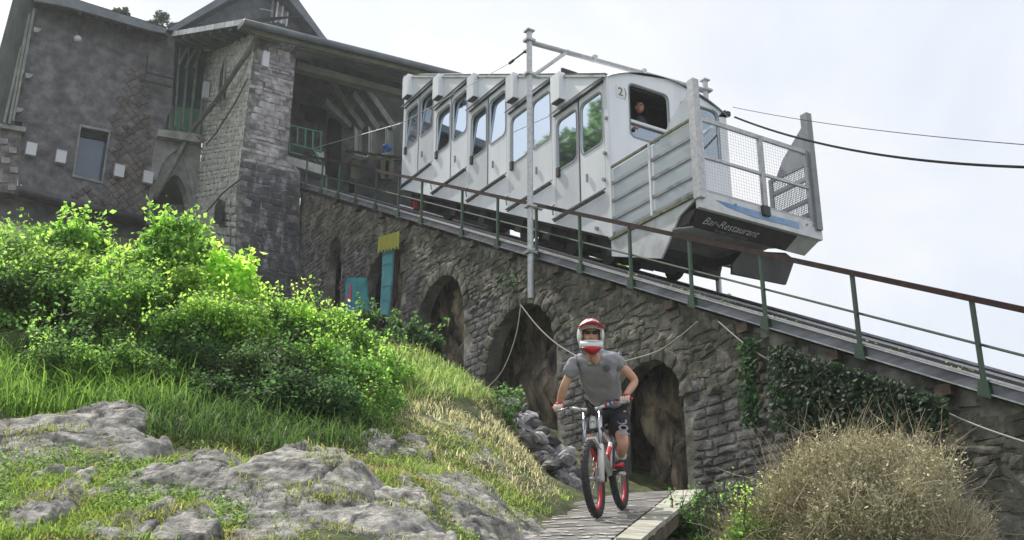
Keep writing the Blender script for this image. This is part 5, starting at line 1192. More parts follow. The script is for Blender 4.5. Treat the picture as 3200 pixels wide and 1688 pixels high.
# ================================================================ ROCKS
def rockmesh(name, px, py, d, rx, ry, label, depth=None, rot=0, seed=0, n=90):
    """bedrock ledge: a stepped, cracked sheet of rock breaking out of the slope, steep toward the camera, running into the turf behind"""
    c = onD(px, py, d); sx = rx/FPX*d*1.12; H = ry/FPX*d*.85; sy = (depth or .8)*1.5
    X = CF(math.cos(rot), -math.sin(rot)*.6, 0).normalized(); Yv = Vector((-X.y, X.x, 0)); Yv = Yv if Yv.dot(CF(0,1,0)) > 0 else -Yv
    nr, na = n//2, n*2; L_ = []; loc = []
    for j in range(nr+1):
        for i in range(na):
            a = 2*PI*i/na; e = Vector((math.cos(a), math.sin(a))); rr = (j/nr)**.8*1.18
            k = 1+.30*noise.noise(Vector((e.x*1.6+seed, e.y*1.6, 3)))+.16*noise.noise(Vector((e.x*5+seed, e.y*5, 7)))
            x = e.x*rr*k*sx; y = e.y*rr*k*sy; loc.append((x, y, rr)); p = c+X*x+Yv*y; L_.append((p.x, p.y))
    L_ = np.array(L_); tz = terr(L_[:,0], L_[:,1]); zc = tz[0]; vs = []
    for (x, y, rr), (wx, wy), t in zip(loc, L_, tz):
        q = Vector((wx, wy, 0)); fr = max(0, min(1, (1.08-rr)/(.16 if y < 0 else .55))); fr = fr*fr*(3-2*fr)
        big = max(.45, .85+.55*noise.noise(q*1.0+Vector((seed,0,0))))
        s_ = (x*.35+y*.9)/.17+2.2*noise.noise(q*1.4+Vector((0,seed,0))); fl = math.floor(s_); f_ = s_-fl; st_ = (fl+min(1, f_*4.5))*.030   # bedding steps
        v1 = noise.voronoi(Vector((x*1.1+seed+.2*noise.noise(q*3), y*1.9, 0)))[0]; cr = max(0, 1-(v1[1]-v1[0])*16)
        fb = noise.fractal(q*3+Vector((0,seed,3)), .9, 2.1, 4); h = H*fr*big+fr*(st_*.9-.08*cr+.034*fb+.014*noise.fractal(q*15, .6, 2.2, 3)-.02*max(0, noise.noise(q*9+Vector((seed,2,2)))-.25))
        vs.append(Vector((wx, wy, t*.75+(zc+y*.30)*.25+h-.05-.10*max(0, rr-1.0)*5)))
    b = MB(); b.add(vs, [(j*na+i, (j+1)*na+i, (j+1)*na+(i+1)%na, j*na+(i+1)%na) for j in range(nr) for i in range(na)])
    return tag(b.build(name, M_rock, None, smooth=True), label, 'rock', 'limestone outcrops in the grass')
RK = [(1470,1400,10.8,80,30,'pale rock breaking through the dry grass slope',.35,.3,61,.2),
 (1540,1480,10.6,70,26,'small rock low on the dry grass slope above the ramp',.3,.2,64,.2),
 (1330,1460,9.0,90,30,'dark cracked rock between green tufts above the slanting slab',.35,.2,67,.2),
 (980,1420,8.9,70,20,'narrow shaded ledge under the thicket',.3,.1,70,.2),
 (300,1560,6.3,70,16,'tiny rock in the clover patch',.2,.0,73,.2),
 (150,1350,8.0,330,78,'broad grey rock hump at the left edge under the tall grass',.9,.10,2,.2),
 (560,1500,6.9,175,75,'rounded grey rock right of the lower left grass patch',.7,.05,5,.2),
 (860,1565,6.5,290,115,'largest grey rock slab in the middle of the foreground',1.0,.16,8,.2),
 (1010,1600,6.2,170,100,'dark smooth face of rock right of the largest slab',.6,.2,9,.2),
 (70,1610,5.8,130,60,'flat pale rock low at the left edge',.5,.12,11,.2),
 (480,1675,5.6,190,62,'low rock under the yellow flowered weeds',.5,.05,14,.2),
 (1090,1670,5.9,280,70,'rough pale rock along the bottom edge',.6,-.02,17,.2),
 (1260,1600,6.8,110,58,'jagged pointed grey rock left of the ramp foot',.4,.25,20,.2),
 (1400,1525,8.2,190,42,'slanting streaked rock slab below the dry grass',.6,.38,23,.2),
 (790,1432,8.4,105,36,'pale blue white rock under the dark bushes',.4,.28,26,.2),
 (1160,1395,9.4,75,42,'small grey rock at the foot of the bush bank',.4,.1,29,.2),
 (1290,1400,9.8,60,48,'upright grey rock beside the green weeds',.35,.0,32,.2),
 (1400,1322,11.2,95,26,'flat lichened rock just under the dry grass knoll',.4,.15,35,.2),
 (170,1487,6.8,130,24,'thin flat rock strip between two grass patches at left',.35,.0,38,.2),
 (1610,1622,8.4,110,28,'low rock beside the left edge of the ramp',.4,.1,41,.2),
 (1225,1545,7.5,80,24,'small half buried rock between the grass tufts',.35,.3,44,.2),
 (1490,1630,7.2,120,34,'flat cracked rock near the bottom beside the ramp',.4,.12,47,.2),
 (1540,1590,8.4,75,20,'narrow rock ledge just left of the felt',.3,.1,50,.2),
 (640,1395,8.6,80,22,'brownish stone ledge at the end of the tall grass',.3,.3,53,.2),
 (1050,1490,7.9,60,18,'little pale stone above the largest slab',.25,.1,56,.2)]
RKO = []
for r in RK: RKO.append(rockmesh('rock', r[0], r[1], r[2], r[3], r[4], r[5], r[6], r[7], r[8], 110 if r[3] > 160 else 70))
# rubble heap at the viaduct foot
rv_ = []
for s in range(8):
    rnd = random.Random(s+50); b = MB().ellip((0,0,0), (.5,.4,.28), nu=9, nv=6); b.v = [Vector((p.x*rnd.uniform(.75,1.2), p.y*rnd.uniform(.75,1.2), p.z*rnd.uniform(.7,1.25))) for p in b.v]; me = bpy.data.meshes.new('loose_stone'); me.from_pydata(b.v, [], b.f); me.materials.append(M_stonehi if s % 3 else M_stone); rv_.append(me)
for k in range(190):
    t = random.random(); px = 1590+190*t+random.gauss(0,22); py = 1320+210*t+random.gauss(0,38); d = 15.2-1.9*t+random.gauss(0,.25)
    c = onD(px, py, d); z = terr1(c); s = random.uniform(.05,.32)*(1 if random.random() < .8 else 1.5)
    o = bpy.data.objects.new('loose_stone', rv_[k % 8]); COL.objects.link(o); o.location = (c.x, c.y, max(z, min(c.z, z+.35))+.02); o.scale = (s, s, s*random.uniform(.7,1)); o.rotation_euler = (random.gauss(0,.5), random.gauss(0,.5), random.uniform(0,6))
    tag(o, 'grey broken stone in the rubble heap left of the rider at the viaduct foot', 'stone', 'loose stones of the rubble heap')
# ================================================================ LEAVES AND GRASS
def leaves(centres, normals, size, cols, aspect=1.35, fold=.25):
    """one leaf of two bent quads at each centre"""
    n = len(centres); N = normals/np.linalg.norm(normals, axis=1, keepdims=True); R = RNG.normal(size=(n,3)); X = np.cross(N, R); X /= np.linalg.norm(X, axis=1, keepdims=True); Y = np.cross(N, X)
    s = size[:,None]; a = s*aspect*.5; w = s*.42
    p0 = centres-X*a; p1 = centres+X*a; l = centres+Y*w-N*s*fold*.5-X*a*.1; r = centres-Y*w-N*s*fold*.5-X*a*.1; m1 = centres+X*a*.0
    V = np.stack([p0, r, p1, l], 1).reshape(-1,3); I = np.arange(n)*4
    F = np.concatenate([np.stack([I, I+1, I+2], 1), np.stack([I, I+2, I+3], 1)]); return V, F, np.repeat(cols, 4, 0)
def colmix(n, a, b, j=.12, bias=.5):
    t = np.clip(RNG.normal(bias, .28, n), 0, 1)[:,None]; c = np.array(a)*(1-t)+np.array(b)*t; return np.clip(c*(1+RNG.normal(0, j, (n,1))), .004, 1)
def ellip_pts(n, c, r, shell=.35):
    d = RNG.normal(size=(n,3)); d /= np.linalg.norm(d, axis=1, keepdims=True); rad = 1-shell*RNG.random(n)**1.5; return c+d*np.array(r)*rad[:,None], d
def bush(px, py, d, rx, ry, n, label, ca, cb, size=(.035,.075), name='bramble_bush', cat='bush', clumps=26, group='bushes on the bank', up=.5, sprouts=14, depth=1.0, bias=.5):
    c = np.array(onD(px, py, d)); R = np.array([rx/FPX*d, rx/FPX*d*depth, ry/FPX*d]); P = []; Nn = []; cl = []
    k, dd = ellip_pts(clumps, c, R*.78, .5); share = RNG.random(clumps)+.4; share /= share.sum()
    n = int(n*2.25); size = (size[0]*.78, size[1]*.74); clumps_ = clumps
    for i in range(clumps):
        m = int(n*share[i]); rr = R.min()*RNG.uniform(.28,.52); q, e = ellip_pts(m, k[i], (rr*1.2, rr*1.2, rr*.95), .75); q = q+RNG.normal(0,.045,q.shape); P.append(q); e = e*.6+np.array([0,0,up])+RNG.normal(0,.5,(m,3)); Nn.append(e)
        cl.append(colmix(m, ca, cb, .10, bias+RNG.normal(0,.18)))
    root = empty(name, Vector(c)-Vector((0,0,R[2])), label, cat, group)
    st = MB()
    for i in range(sprouts):
        a = RNG.uniform(0, 2*PI); s0 = c+np.array([math.cos(a)*R[0]*.6, math.sin(a)*R[1]*.6, R[2]*.45]); h = RNG.uniform(.10,.30); tip = s0+np.array([RNG.normal(0,.12), RNG.normal(0,.12), h+.15])
        st.tube([Vector(s0)-Vector((0,0,R[2]*.5)), Vector(s0), Vector((s0+tip)/2)+Vector((.02,0,.02)), Vector(tip)], [.008,.006,.004,.002], 4)
        m = 22; t = RNG.random(m)[:,None]; q = s0*(1-t)+tip*t+RNG.normal(0,.035,(m,3)); P.append(q); Nn.append(RNG.normal(0,.6,(m,3))+np.array([0,0,.7])); cl.append(colmix(m, cb, cb, .12))
    base = Vector(c)-Vector((0,0,R[2]*1.1))
    for i in range(10):
        e = Vector(k[RNG.integers(clumps)]); st.tube([base+Vector((RNG.normal(0,R[0]*.2), RNG.normal(0,R[1]*.2), 0)), (base+e)/2+Vector((RNG.normal(0,.06), RNG.normal(0,.06), .05)), e], [.014,.010,.004], 5)
    P = np.concatenate(P); Nn = np.concatenate(Nn); cl = np.concatenate(cl); sz = RNG.uniform(size[0], size[1], len(P))
    V, F, C = leaves(P, Nn, sz, cl); f = npmesh('foliage', V, F, M_leaf, C, root); st.build('stems', M_stem, root)
    return root
G1, G2, G3, G4, G5 = (.040,.10,.018), (.16,.31,.035), (.28,.43,.05), (.055,.13,.03), (.024,.058,.016)  # dark leaf tones carry the bank's shade, bright ones its sunlight
bush(180,930,13.0,300,160,14000,'broad sunlit leafy mass filling the left of the bank',G1,G3,(.035,.075),clumps=60,bias=.5)
bush(560,960,12.6,300,120,15000,'broad sunlit leafy mass filling the middle of the bank',G1,G3,(.03,.07),clumps=70,bias=.5)
bush(640,1060,11.9,330,110,13000,'lower bramble carpet across the middle of the bank',G4,G3,(.025,.06),clumps=60,bias=.45)
bush(960,1060,12.5,210,85,9000,'sunlit bramble slope running down to the right of the bank',G4,G3,(.025,.06),clumps=40,bias=.5)
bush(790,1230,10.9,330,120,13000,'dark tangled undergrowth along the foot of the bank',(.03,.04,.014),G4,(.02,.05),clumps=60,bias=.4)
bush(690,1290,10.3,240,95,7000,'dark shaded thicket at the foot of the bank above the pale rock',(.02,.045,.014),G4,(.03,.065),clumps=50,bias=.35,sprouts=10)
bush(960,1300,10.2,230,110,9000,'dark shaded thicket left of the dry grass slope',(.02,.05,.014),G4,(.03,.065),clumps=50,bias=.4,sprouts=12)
bush(1120,1230,11.2,140,120,6500,'mixed green thicket bordering the dry grass',G4,G2,(.03,.06),clumps=40,bias=.4)
bush(120,860,13.6,230,140,9000,'wide bright bush at the left edge below the building corner',G1,G2,(.04,.09),sprouts=22)
bush(235,790,13.2,110,70,4500,'rounded dark leaved bush rising below the blue window',G1,G2,(.05,.10),sprouts=18)
bush(545,815,12.8,130,115,8500,'tall round leaved bush in front of the concrete arch',G1,G2,(.05,.10),sprouts=20)
bush(340,900,12.6,190,105,8000,'light green leafy bush between the two taller bushes',G4,G3,(.04,.09),bias=.6)
bush(720,905,12.4,80,80,2600,'yellow green young hazel at the right end of the bank crest',G2,G3,(.07,.12),name='hazel_shrub',cat='shrub',sprouts=14,bias=.65)
bush(90,960,12.0,210,130,9000,'dense dark bramble at the left edge above the tall grass',G5,G2,(.03,.07),bias=.4)
bush(420,985,11.9,230,130,10500,'dense bramble in the middle of the bank',G1,G2,(.03,.07))
bush(700,1020,12.0,180,105,8500,'bramble mound under the young hazel',G1,G3,(.03,.07))
bush(880,1045,12.2,160,100,7500,'bramble mound near the foot of the dark stone base',G1,G2,(.03,.065))
bush(1180,1175,12.8,110,70,4000,'small bramble reaching toward the grassy knoll',G1,G2,(.025,.055))
bush(960,1160,11.6,210,120,9000,'wide bramble spilling down at the right of the bank',G1,G2,(.025,.06),bias=.45)
bush(480,1090,11.4,260,110,9500,'dark bramble hanging over the tall grass',G5,G2,(.03,.065),bias=.42)
bush(1130,1330,10.6,100,80,3800,'sprawling pale leaved weeds below the bramble',G4,G2,(.02,.05),bias=.5)
bush(760,1330,10.2,190,75,6000,'brownish undergrowth low on the bank above the pale rock',(.04,.04,.018),G4,(.025,.05),bias=.35)
bush(1050,1120,12.4,140,95,6000,'low bramble at the right end of the bushes',G1,G2,(.025,.06))
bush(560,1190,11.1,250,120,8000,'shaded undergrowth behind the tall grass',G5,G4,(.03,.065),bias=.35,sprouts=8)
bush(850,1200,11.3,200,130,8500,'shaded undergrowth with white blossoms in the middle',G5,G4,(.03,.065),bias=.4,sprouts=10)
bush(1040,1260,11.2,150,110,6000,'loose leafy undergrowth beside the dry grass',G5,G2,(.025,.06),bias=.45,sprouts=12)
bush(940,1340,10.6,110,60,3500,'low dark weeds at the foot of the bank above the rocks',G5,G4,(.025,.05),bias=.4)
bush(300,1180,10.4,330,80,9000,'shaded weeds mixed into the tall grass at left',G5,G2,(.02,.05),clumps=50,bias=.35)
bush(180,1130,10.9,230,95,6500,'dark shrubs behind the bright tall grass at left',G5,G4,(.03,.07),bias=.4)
for q in ((1130,1030,21,150,50,'dark green weeds at the foot of the second arch'),(1290,1080,20,110,50,'dark green weeds at the foot of the third arch'),(1000,1000,25,90,35,'dark weeds at the foot of the first arch')):
    bush(q[0],q[1],q[2],q[3],q[4],3000,q[5],G5,G4,(.05,.11),name='weeds',cat='weeds',group='weeds along the viaduct foot',bias=.35,sprouts=8)
bush(1600,1310,15.0,35,45,700,'thin leafy weed beside the rubble heap',G1,G4,(.04,.08),name='weeds',cat='weeds',group='weeds along the viaduct foot',bias=.5)
bush(1560,1340,14.2,45,60,1200,'small shrub just left of the rubble heap',G1,G4,(.03,.07),name='weeds',cat='weeds',group='weeds along the viaduct foot',bias=.5)
bush(2170,1660,10.6,110,55,1600,'dark green weeds in the shade under the ramp planks',G5,G4,(.03,.06),name='weeds',cat='weeds',group='weeds beside the ramp',bias=.4)
bush(2370,1680,6.9,90,40,1800,'bright green weeds at the lower left of the dry bush',G1,G2,(.015,.032),name='weeds',cat='weeds',group='weeds beside the ramp',bias=.6)
bush(2325,1570,7.4,14,40,90,'single yellowish weed stalk left of the dry bush',G2,G3,(.015,.03),name='weeds',cat='weeds',group='weeds beside the ramp',clumps=4,sprouts=0)
# white blossoms
fp = [onD(random.uniform(760,900), random.uniform(1100,1180), 10.6) for _ in range(14)]; fb = MB()
for p in fp: fb.ellip(p, (.018,.018,.012), nu=6, nv=4)
tag(fb.build('blossoms', M_white), kind='stuff')
# ivy on the wall
n = 16000; t = RNG.random(n); px = RNG.uniform(2400,2960,n); py = RNG.uniform(1085,1350,n)
keep = []; 
for i in range(n):
    u_ = (px[i]-2400)/560; top = 1062+175*u_; dens = noise.noise(Vector((px[i]*.012, py[i]*.015, 3)))*.6+.55
    if top+8 < py[i] < 1375-60*abs(u_-.55) and RNG.random() < dens*(1.1-abs(u_-.45)*1.2): keep.append(i)
pp = np.array([tuple(onW(px[i], py[i], WN-.12-random.random()*.22)) for i in keep]); nn_ = np.array([-1,-.15,.35])+RNG.normal(0,.45,(len(pp),3))
V, F, C = leaves(pp, nn_, RNG.uniform(.035,.085,len(pp)), colmix(len(pp), (.010,.026,.011), (.026,.062,.020), .22)); iv = empty('ivy', onW(2680,1350,WN-.1), 'dark ivy hanging over the viaduct wall behind the dry bush', 'ivy')
npmesh('foliage', V, F, M_grass, C, iv)
vn = MB()
for k in range(16):
    x = random.uniform(2440,2920); vn.tube([onW(x, 1090+(x-2430)*.31, WN-.1), onW(x+random.uniform(-20,20), 1230, WN-.14), onW(x+random.uniform(-40,40), 1340, WN-.1)], .012, 5)
vn.build('stems', M_stem, iv)
for x0, y0, y1, n, lb in ((2340,1060,1330,420,'narrow strip of ivy climbing the wall left of the main ivy'),(1590,860,900,70,'small dark ivy tuft under the deck above the fourth arch'),(1210,1000,1040,0,'')):
    if not n: continue
    px = RNG.normal(x0, 14 if x0 > 2000 else 26, n); py = RNG.uniform(y0, y1, n); pp = np.array([tuple(onW(a, b, WN-.1-random.random()*.08)) for a, b in zip(px, py)])
    V, F, C = leaves(pp, np.array([-1,-.15,.35])+RNG.normal(0,.45,(n,3)), RNG.uniform(.05,.11,n), colmix(n, (.012,.04,.012), (.04,.10,.03), .15)); o = empty('ivy', Vector(pp.mean(0)), lb, 'ivy'); npmesh('foliage', V, F, M_leaf, C, o)
    MB().tube([onW(x0, y0, WN-.08), onW(x0+8, (y0+y1)/2, WN-.1), onW(x0-5, y1, WN-.08)], .012, 5).build('stem', M_stem, o)
# ---- grass
def blades(P, h, lean, cols, w=.006):
    n = len(P); a = RNG.uniform(0, 2*PI, n); D_ = np.stack([np.cos(a), np.sin(a), np.zeros(n)], 1); S = np.stack([-np.sin(a), np.cos(a), np.zeros(n)], 1); hh = h[:,None]; L_ = lean[:,None]; W_ = (w*(.6+RNG.random(n)))[:,None]
    m = P+D_*hh*L_*.35+np.array([0,0,1])*hh*.6; t = P+D_*hh*L_+np.array([0,0,1])*hh*(1-.35*L_)
    V = np.stack([P-S*W_, P+S*W_, m+S*W_*.8, m-S*W_*.8, t], 1).reshape(-1,3); I = np.arange(n)*5
    F = np.concatenate([np.stack([I,I+1,I+2],1), np.stack([I,I+2,I+3],1), np.stack([I+3,I+2,I+4],1)]); return V, F, np.repeat(cols, 5, 0)
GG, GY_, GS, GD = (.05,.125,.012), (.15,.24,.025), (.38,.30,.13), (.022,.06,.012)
def scatter(name, poly, dr, n, h, lean, ca, cb, w, label, bias=.5, clump=1.3, thr=-.1, lift=0):
    """grass over the ground region that the photograph shows inside poly (image outline turned into ground positions)"""
    xs = [p[0] for p in poly]; ys = [p[1] for p in poly]; Pp = []
    # candidate ground positions
    m = n*6; cx = RNG.uniform(-.55,.45,m); dd = RNG.uniform(dr[0], dr[1], m); X = cx*dd; W_ = X*CA+dd*SA; U_ = dd*CA-X*SA; Zz = terr(W_, U_); out_ = []
    for i in range(m):
        q = proj((W_[i], U_[i], Zz[i]))
        if min(xs) < q[0] < max(xs) and min(ys) < q[1] < max(ys) and in_poly(q[:2], poly) and noise.noise(Vector((W_[i]*clump, U_[i]*clump, 1.7)))+RNG.normal(0,.12) > thr:
            out_.append(i)
            if len(out_) >= n: break
    P = np.stack([W_[out_], U_[out_], Zz[out_]-.02+lift], 1); k = len(P)
    V, F, C = blades(P, RNG.uniform(h[0], h[1], k)*(.6+.4*RNG.random(k)), RNG.uniform(lean[0], lean[1], k), colmix(k, ca, cb, .15, bias), w)
    return tag(npmesh(name, V, F, M_grass, C), label, kind='stuff')
scatter('tall_grass', [(-150,1120),(560,1100),(620,1290),(480,1330),(-150,1300)], (8.2,12.5), 11000, (.14,.50), (.15,.95), (.03,.08,.012), (.14,.26,.03), .0045, 'bright tall grass behind the left rock', .5, thr=-.15, clump=2.0)
scatter('shade_grass', [(380,1190),(1180,1230),(1230,1400),(900,1440),(450,1380)], (8,12.5), 12000, (.12,.40), (.2,1.0), (.018,.045,.012), (.07,.13,.025), .0045, 'dark tall grass before the shaded thicket', .45, thr=-.1, clump=1.8)  # shade put into these blades by darker greens
scatter('left_grass', [(-150,1380),(480,1400),(640,1480),(620,1580),(560,1700),(-150,1700)], (5,9.5), 30000, (.03,.10), (.3,1.1), (.055,.10,.014), GY_, .0035, 'short grass between the left rocks', .55, clump=2.2, thr=-.2)
scatter('brown_grass', [(-150,1380),(1500,1350),(1500,1700),(-150,1700)], (5,10.5), 16000, (.02,.07), (.5,1.2), (.10,.07,.03), (.27,.20,.09), .0035, 'brown withered grass among the rocks', .55, clump=3.1, thr=-.1)
scatter('middle_grass', [(480,1340),(1500,1330),(1650,1600),(1500,1700),(500,1700)], (5.5,11.5), 34000, (.03,.09), (.3,1.1), GG, (.20,.25,.05), .0035, 'short patchy grass in the middle foreground', .6, clump=2.4, thr=-.1)
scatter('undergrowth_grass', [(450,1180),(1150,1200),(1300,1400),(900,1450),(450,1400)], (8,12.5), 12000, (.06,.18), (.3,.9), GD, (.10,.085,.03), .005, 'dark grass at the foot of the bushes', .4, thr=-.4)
scatter('green_knoll_grass', [(1130,1090),(1480,1080),(1560,1260),(1250,1250),(1150,1240)], (11,17), 18000, (.08,.26), (.2,.9), (.06,.14,.02), (.24,.32,.08), .0045, 'lime green grass on the knoll before the viaduct', .6, thr=-.5)
scatter('dry_grass', [(1150,1200),(1600,1200),(1640,1400),(1760,1560),(1500,1560),(1200,1330)], (9.5,16), 20000, (.03,.16), (.4,1.2), (.11,.15,.04), (.50,.44,.26), .0035, 'straw coloured dry grass sloping down to the rubble', .5, thr=-.12, clump=2.6)
scatter('weedy_grass', [(1150,1330),(1500,1320),(1700,1600),(1300,1560)], (8.5,13), 12000, (.05,.15), (.3,1.0), GG, (.24,.28,.07), .004, 'green and straw tufts between the slanting rocks', .5, clump=1.8, thr=-.05)
scatter('foot_grass', [(900,960),(1450,1000),(1500,1120),(1000,1130)], (14,24), 6000, (.12,.35), (.2,.8), GD, (.16,.13,.05), .008, 'dark seeding grass at the foot of the arches', .5, thr=-.5)
scatter('right_grass', [(2150,1560),(3300,1560),(3300,1800),(2150,1800)], (6.5,12), 10000, (.06,.22), (.2,.9), GD, GG, .005, 'grass beside the ramp and under the dry bush', .5, thr=-.4)
scatter('ramp_side_grass', [(1560,1560),(1820,1530),(1720,1610),(1560,1690)], (7.5,13), 5000, (.05,.14), (.2,.9), (.10,.2,.02), (.24,.33,.05), .004, 'fresh grass along the left edge of the ramp', .6, thr=-.4)
# yellow flowers
yf = MB()
for k in range(26):
    p = onD(random.uniform(120,420), random.uniform(1540,1640), 6.0); p.z = terr1(p)+random.uniform(.05,.10); yf.ellip(p, (.009,.009,.005), nu=6, nv=4)
tag(yf.build('yellow_flowers', M_yel), kind='stuff')
# low leafy cover on the left patch
def ground_leaves(name, poly, dr, n, size, ca, cb, label, thr=0):
    m = n*6; cx = RNG.uniform(-.55,.45,m); dd = RNG.uniform(dr[0], dr[1], m); X = cx*dd; W_ = X*CA+dd*SA; U_ = dd*CA-X*SA; Zz = terr(W_, U_); o_ = []
    for i in range(m):
        q = proj((W_[i], U_[i], Zz[i]))
        if in_poly(q[:2], poly) and noise.noise(Vector((W_[i]*1.9, U_[i]*1.9, 4.4))) > thr: o_.append(i)
        if len(o_) >= n: break
    P = np.stack([W_[o_], U_[o_], Zz[o_]+RNG.uniform(0,.07,len(o_))], 1); k = len(P)
    V, F, C = leaves(P, RNG.normal(0,.5,(k,3))+np.array([0,0,1]), RNG.uniform(size[0], size[1], k), colmix(k, ca, cb, .15)); tag(npmesh(name, V, F, M_leaf, C), label, kind='stuff')
ground_leaves('clover_patch', [(0,1400),(700,1400),(800,1640),(500,1700),(-100,1700)], (5,9.5), 16000, (.010,.026), (.04,.075,.018), (.11,.19,.04), 'small leaved ground cover between the left rocks', -.05)
ground_leaves('ground_cover', [(850,1380),(1600,1400),(1700,1700),(850,1700)], (5.5,11), 9000, (.010,.026), (.04,.075,.018), (.13,.18,.05), 'small leaved ground cover in the middle foreground', .05)
dk = empty('dock_plant', onD(848,1500,7.3), 'broad leaved green dock plant growing on the largest rock slab', 'plant')
c = np.array(onD(850,1492,7.2)); P = c+RNG.normal(0,1,(26,3))*np.array([.06,.05,.018]); V, F, C = leaves(P, RNG.normal(0,.4,(26,3))+np.array([0,0,.8]), RNG.uniform(.05,.09,26), colmix(26, (.02,.08,.015), (.05,.14,.03))); npmesh('foliage', V, F, M_leaf, C, dk)
# ---- dry bush at the lower right
def rug(d): return np.array([1+.30*noise.noise(Vector(v)*2.6+Vector((3,1,7)))+.16*noise.noise(Vector(v)*7) for v in d])
def twigs(n, c, R, base, cols, seglen, name, parent, w):
    d = RNG.normal(size=(n,3)); d /= np.linalg.norm(d, axis=1, keepdims=True); d[:,2] = np.abs(d[:,2])*.9-.12; rad = (RNG.uniform(.45,1.02,n)*rug(d))[:,None]; q = c+d*R*rad
    dirv = (q-base); dirv /= np.linalg.norm(dirv, axis=1, keepdims=True); dirv = dirv+RNG.normal(0,.55,(n,3)); dirv /= np.linalg.norm(dirv, axis=1, keepdims=True)
    L_ = RNG.uniform(*seglen, n)[:,None]; S = 4; pts = [q-dirv*L_*.6]; cur = dirv.copy()
    for s in range(S): cur = cur+RNG.normal(0,.30,(n,3))+np.array([0,0,.05]); cur /= np.linalg.norm(cur, axis=1, keepdims=True); pts.append(pts[-1]+cur*L_/S*1.3)
    X = np.cross(dirv, RNG.normal(size=(n,3))); X /= np.linalg.norm(X, axis=1, keepdims=True); Y = np.cross(dirv, X); V = []; 
    for s, p in enumerate(pts):
        r = w*(1-.75*s/S)
        for k in range(3): a = 2*PI*k/3; V.append(p+(X*math.cos(a)+Y*math.sin(a))*r)
    V = np.stack(V, 1); I = np.arange(n)*(3*(S+1)); F = []
    for s in range(S):
        for k in range(3): F.append(np.stack([I+s*3+k, I+s*3+(k+1)%3, I+(s+1)*3+(k+1)%3, I+(s+1)*3+k], 1))
    return npmesh(name, V.reshape(-1,3), np.concatenate(F), M_twig, np.repeat(cols, 3*(S+1), 0), parent)
db = empty('dry_bush', onD(2690,1760,6.8), 'large dry straw coloured bush of fine twigs at the lower right', 'bush')
c = np.array(onD(2690,1690,6.9)); R = np.array([345/FPX*6.9, 345/FPX*6.9, 385/FPX*6.9]); base = c-np.array([0,0,R[2]*.5])
c1 = colmix(19000, (.22,.20,.12), (.76,.70,.50), .18, .6); twigs(19000, c, R, base, c1, (.06,.17), 'fine_twigs', db, .0022)
c2 = np.array(onD(2900,1750,6.5)); twigs(4000, c2, R*.6, c2-np.array([0,0,.4]), colmix(4000, (.18,.16,.09), (.62,.56,.40), .18), (.10,.24), 'fine_twigs', db, .0022)
c3 = np.array(onD(2420,1740,7.0)); twigs(3500, c3, R*.6, c3-np.array([0,0,.4]), colmix(3500, (.15,.14,.07), (.52,.47,.30), .18), (.08,.22), 'fine_twigs', db, .002)
twigs(1600, c+np.array([0,0,.03]), R*1.05, base, colmix(1600, (.25,.20,.12), (.66,.58,.40), .15), (.30,.50), 'long_twigs', db, .003)
d_ = RNG.normal(size=(26000,3)); d_ /= np.linalg.norm(d_, axis=1, keepdims=True); d_[:,2] = np.abs(d_[:,2])*.95-.1; q_ = c+d_*R*(RNG.uniform(.45,1.06,26000)**.6*rug(d_))[:,None]+RNG.normal(0,.035,(26000,3))
V, F, C = leaves(q_, RNG.normal(0,1,(26000,3)), RNG.uniform(.008,.020,26000), colmix(26000, (.26,.25,.12), (.68,.64,.42), .2), 1.8); npmesh('seed_heads', V, F, M_twig, C, db)
# brown core stems
sm_ = MB()
for k in range(60):
    d = Vector(RNG.normal(size=3)).normalized(); d.z = abs(d.z); e = Vector(c)+Vector((d.x*R[0], d.y*R[1], d.z*R[2]))*.8; sm_.tube([Vector(base), Vector(base).lerp(e,.5)+Vector((RNG.normal(0,.05),RNG.normal(0,.05),.05)), e], [.012,.008,.004], 4)
sm_.build('stems', M_stem, db)
bw = empty('dead_stalk_clump', onD(2270,1700,7.6), 'thin grey dead stalks leaning left beside the ramp planks', 'plant'); sm_ = MB()
for k in range(90):
    a = onD(random.uniform(2200,2420), 1720, 7.6); b = onD(random.uniform(2150,2460), random.uniform(1500,1640), random.uniform(7.2,8)); sm_.tube([a, a.lerp(b,.5)+Vector((0,0,.04)), b], [.004,.003,.0015], 3)
sm_.build('stalks', M_stem, bw)
# ================================================================ TREES
def tree(px, py, d, r, h, n, label, ca=G1, cb=G2, size=(.12,.28)):
    c = onD(px, py, d); root = empty('tree', c-Vector((0,0,h)), label, 'tree', 'trees beyond the railway'); gz = c.z-h
    t = MB().tube([Vector((c.x,c.y,gz)), Vector((c.x+.1,c.y,gz+h*.5)), c], [r*.10,r*.07,r*.02], 8)
    for k in range(9):
        a = random.uniform(0,6.28); s = Vector((c.x,c.y,gz+h*random.uniform(.45,.85))); t.tube([s, s+Vector((math.cos(a)*r*.35, math.sin(a)*r*.35, r*.3)), s+Vector((math.cos(a)*r*.7, math.sin(a)*r*.7, r*.45))], [r*.035,r*.02,r*.008], 5)
    t.build('trunk', M_stem, root); cl = 24; k, _ = ellip_pts(cl, np.array(c)-np.array([0,0,r*.4]), (r*.8,r*.8,r*.9), .7); P = []; N = []
    for i in range(cl): q, e = ellip_pts(n//cl, k[i], np.array([r,r,r*.8])*RNG.uniform(.15,.35), .8); P.append(q); N.append(e+RNG.normal(0,.5,e.shape)+np.array([0,0,.5]))
    P = np.concatenate(P); N = np.concatenate(N); V, F, C = leaves(P, N, RNG.uniform(size[0], size[1], len(P)), colmix(len(P), ca, cb, .15)); npmesh('crown', V, F, M_leaf, C, root)
tree(2215,960,26,1.0,5,2600,'small tree top showing beside the foot of the far mast',G1,G3,(.07,.15))
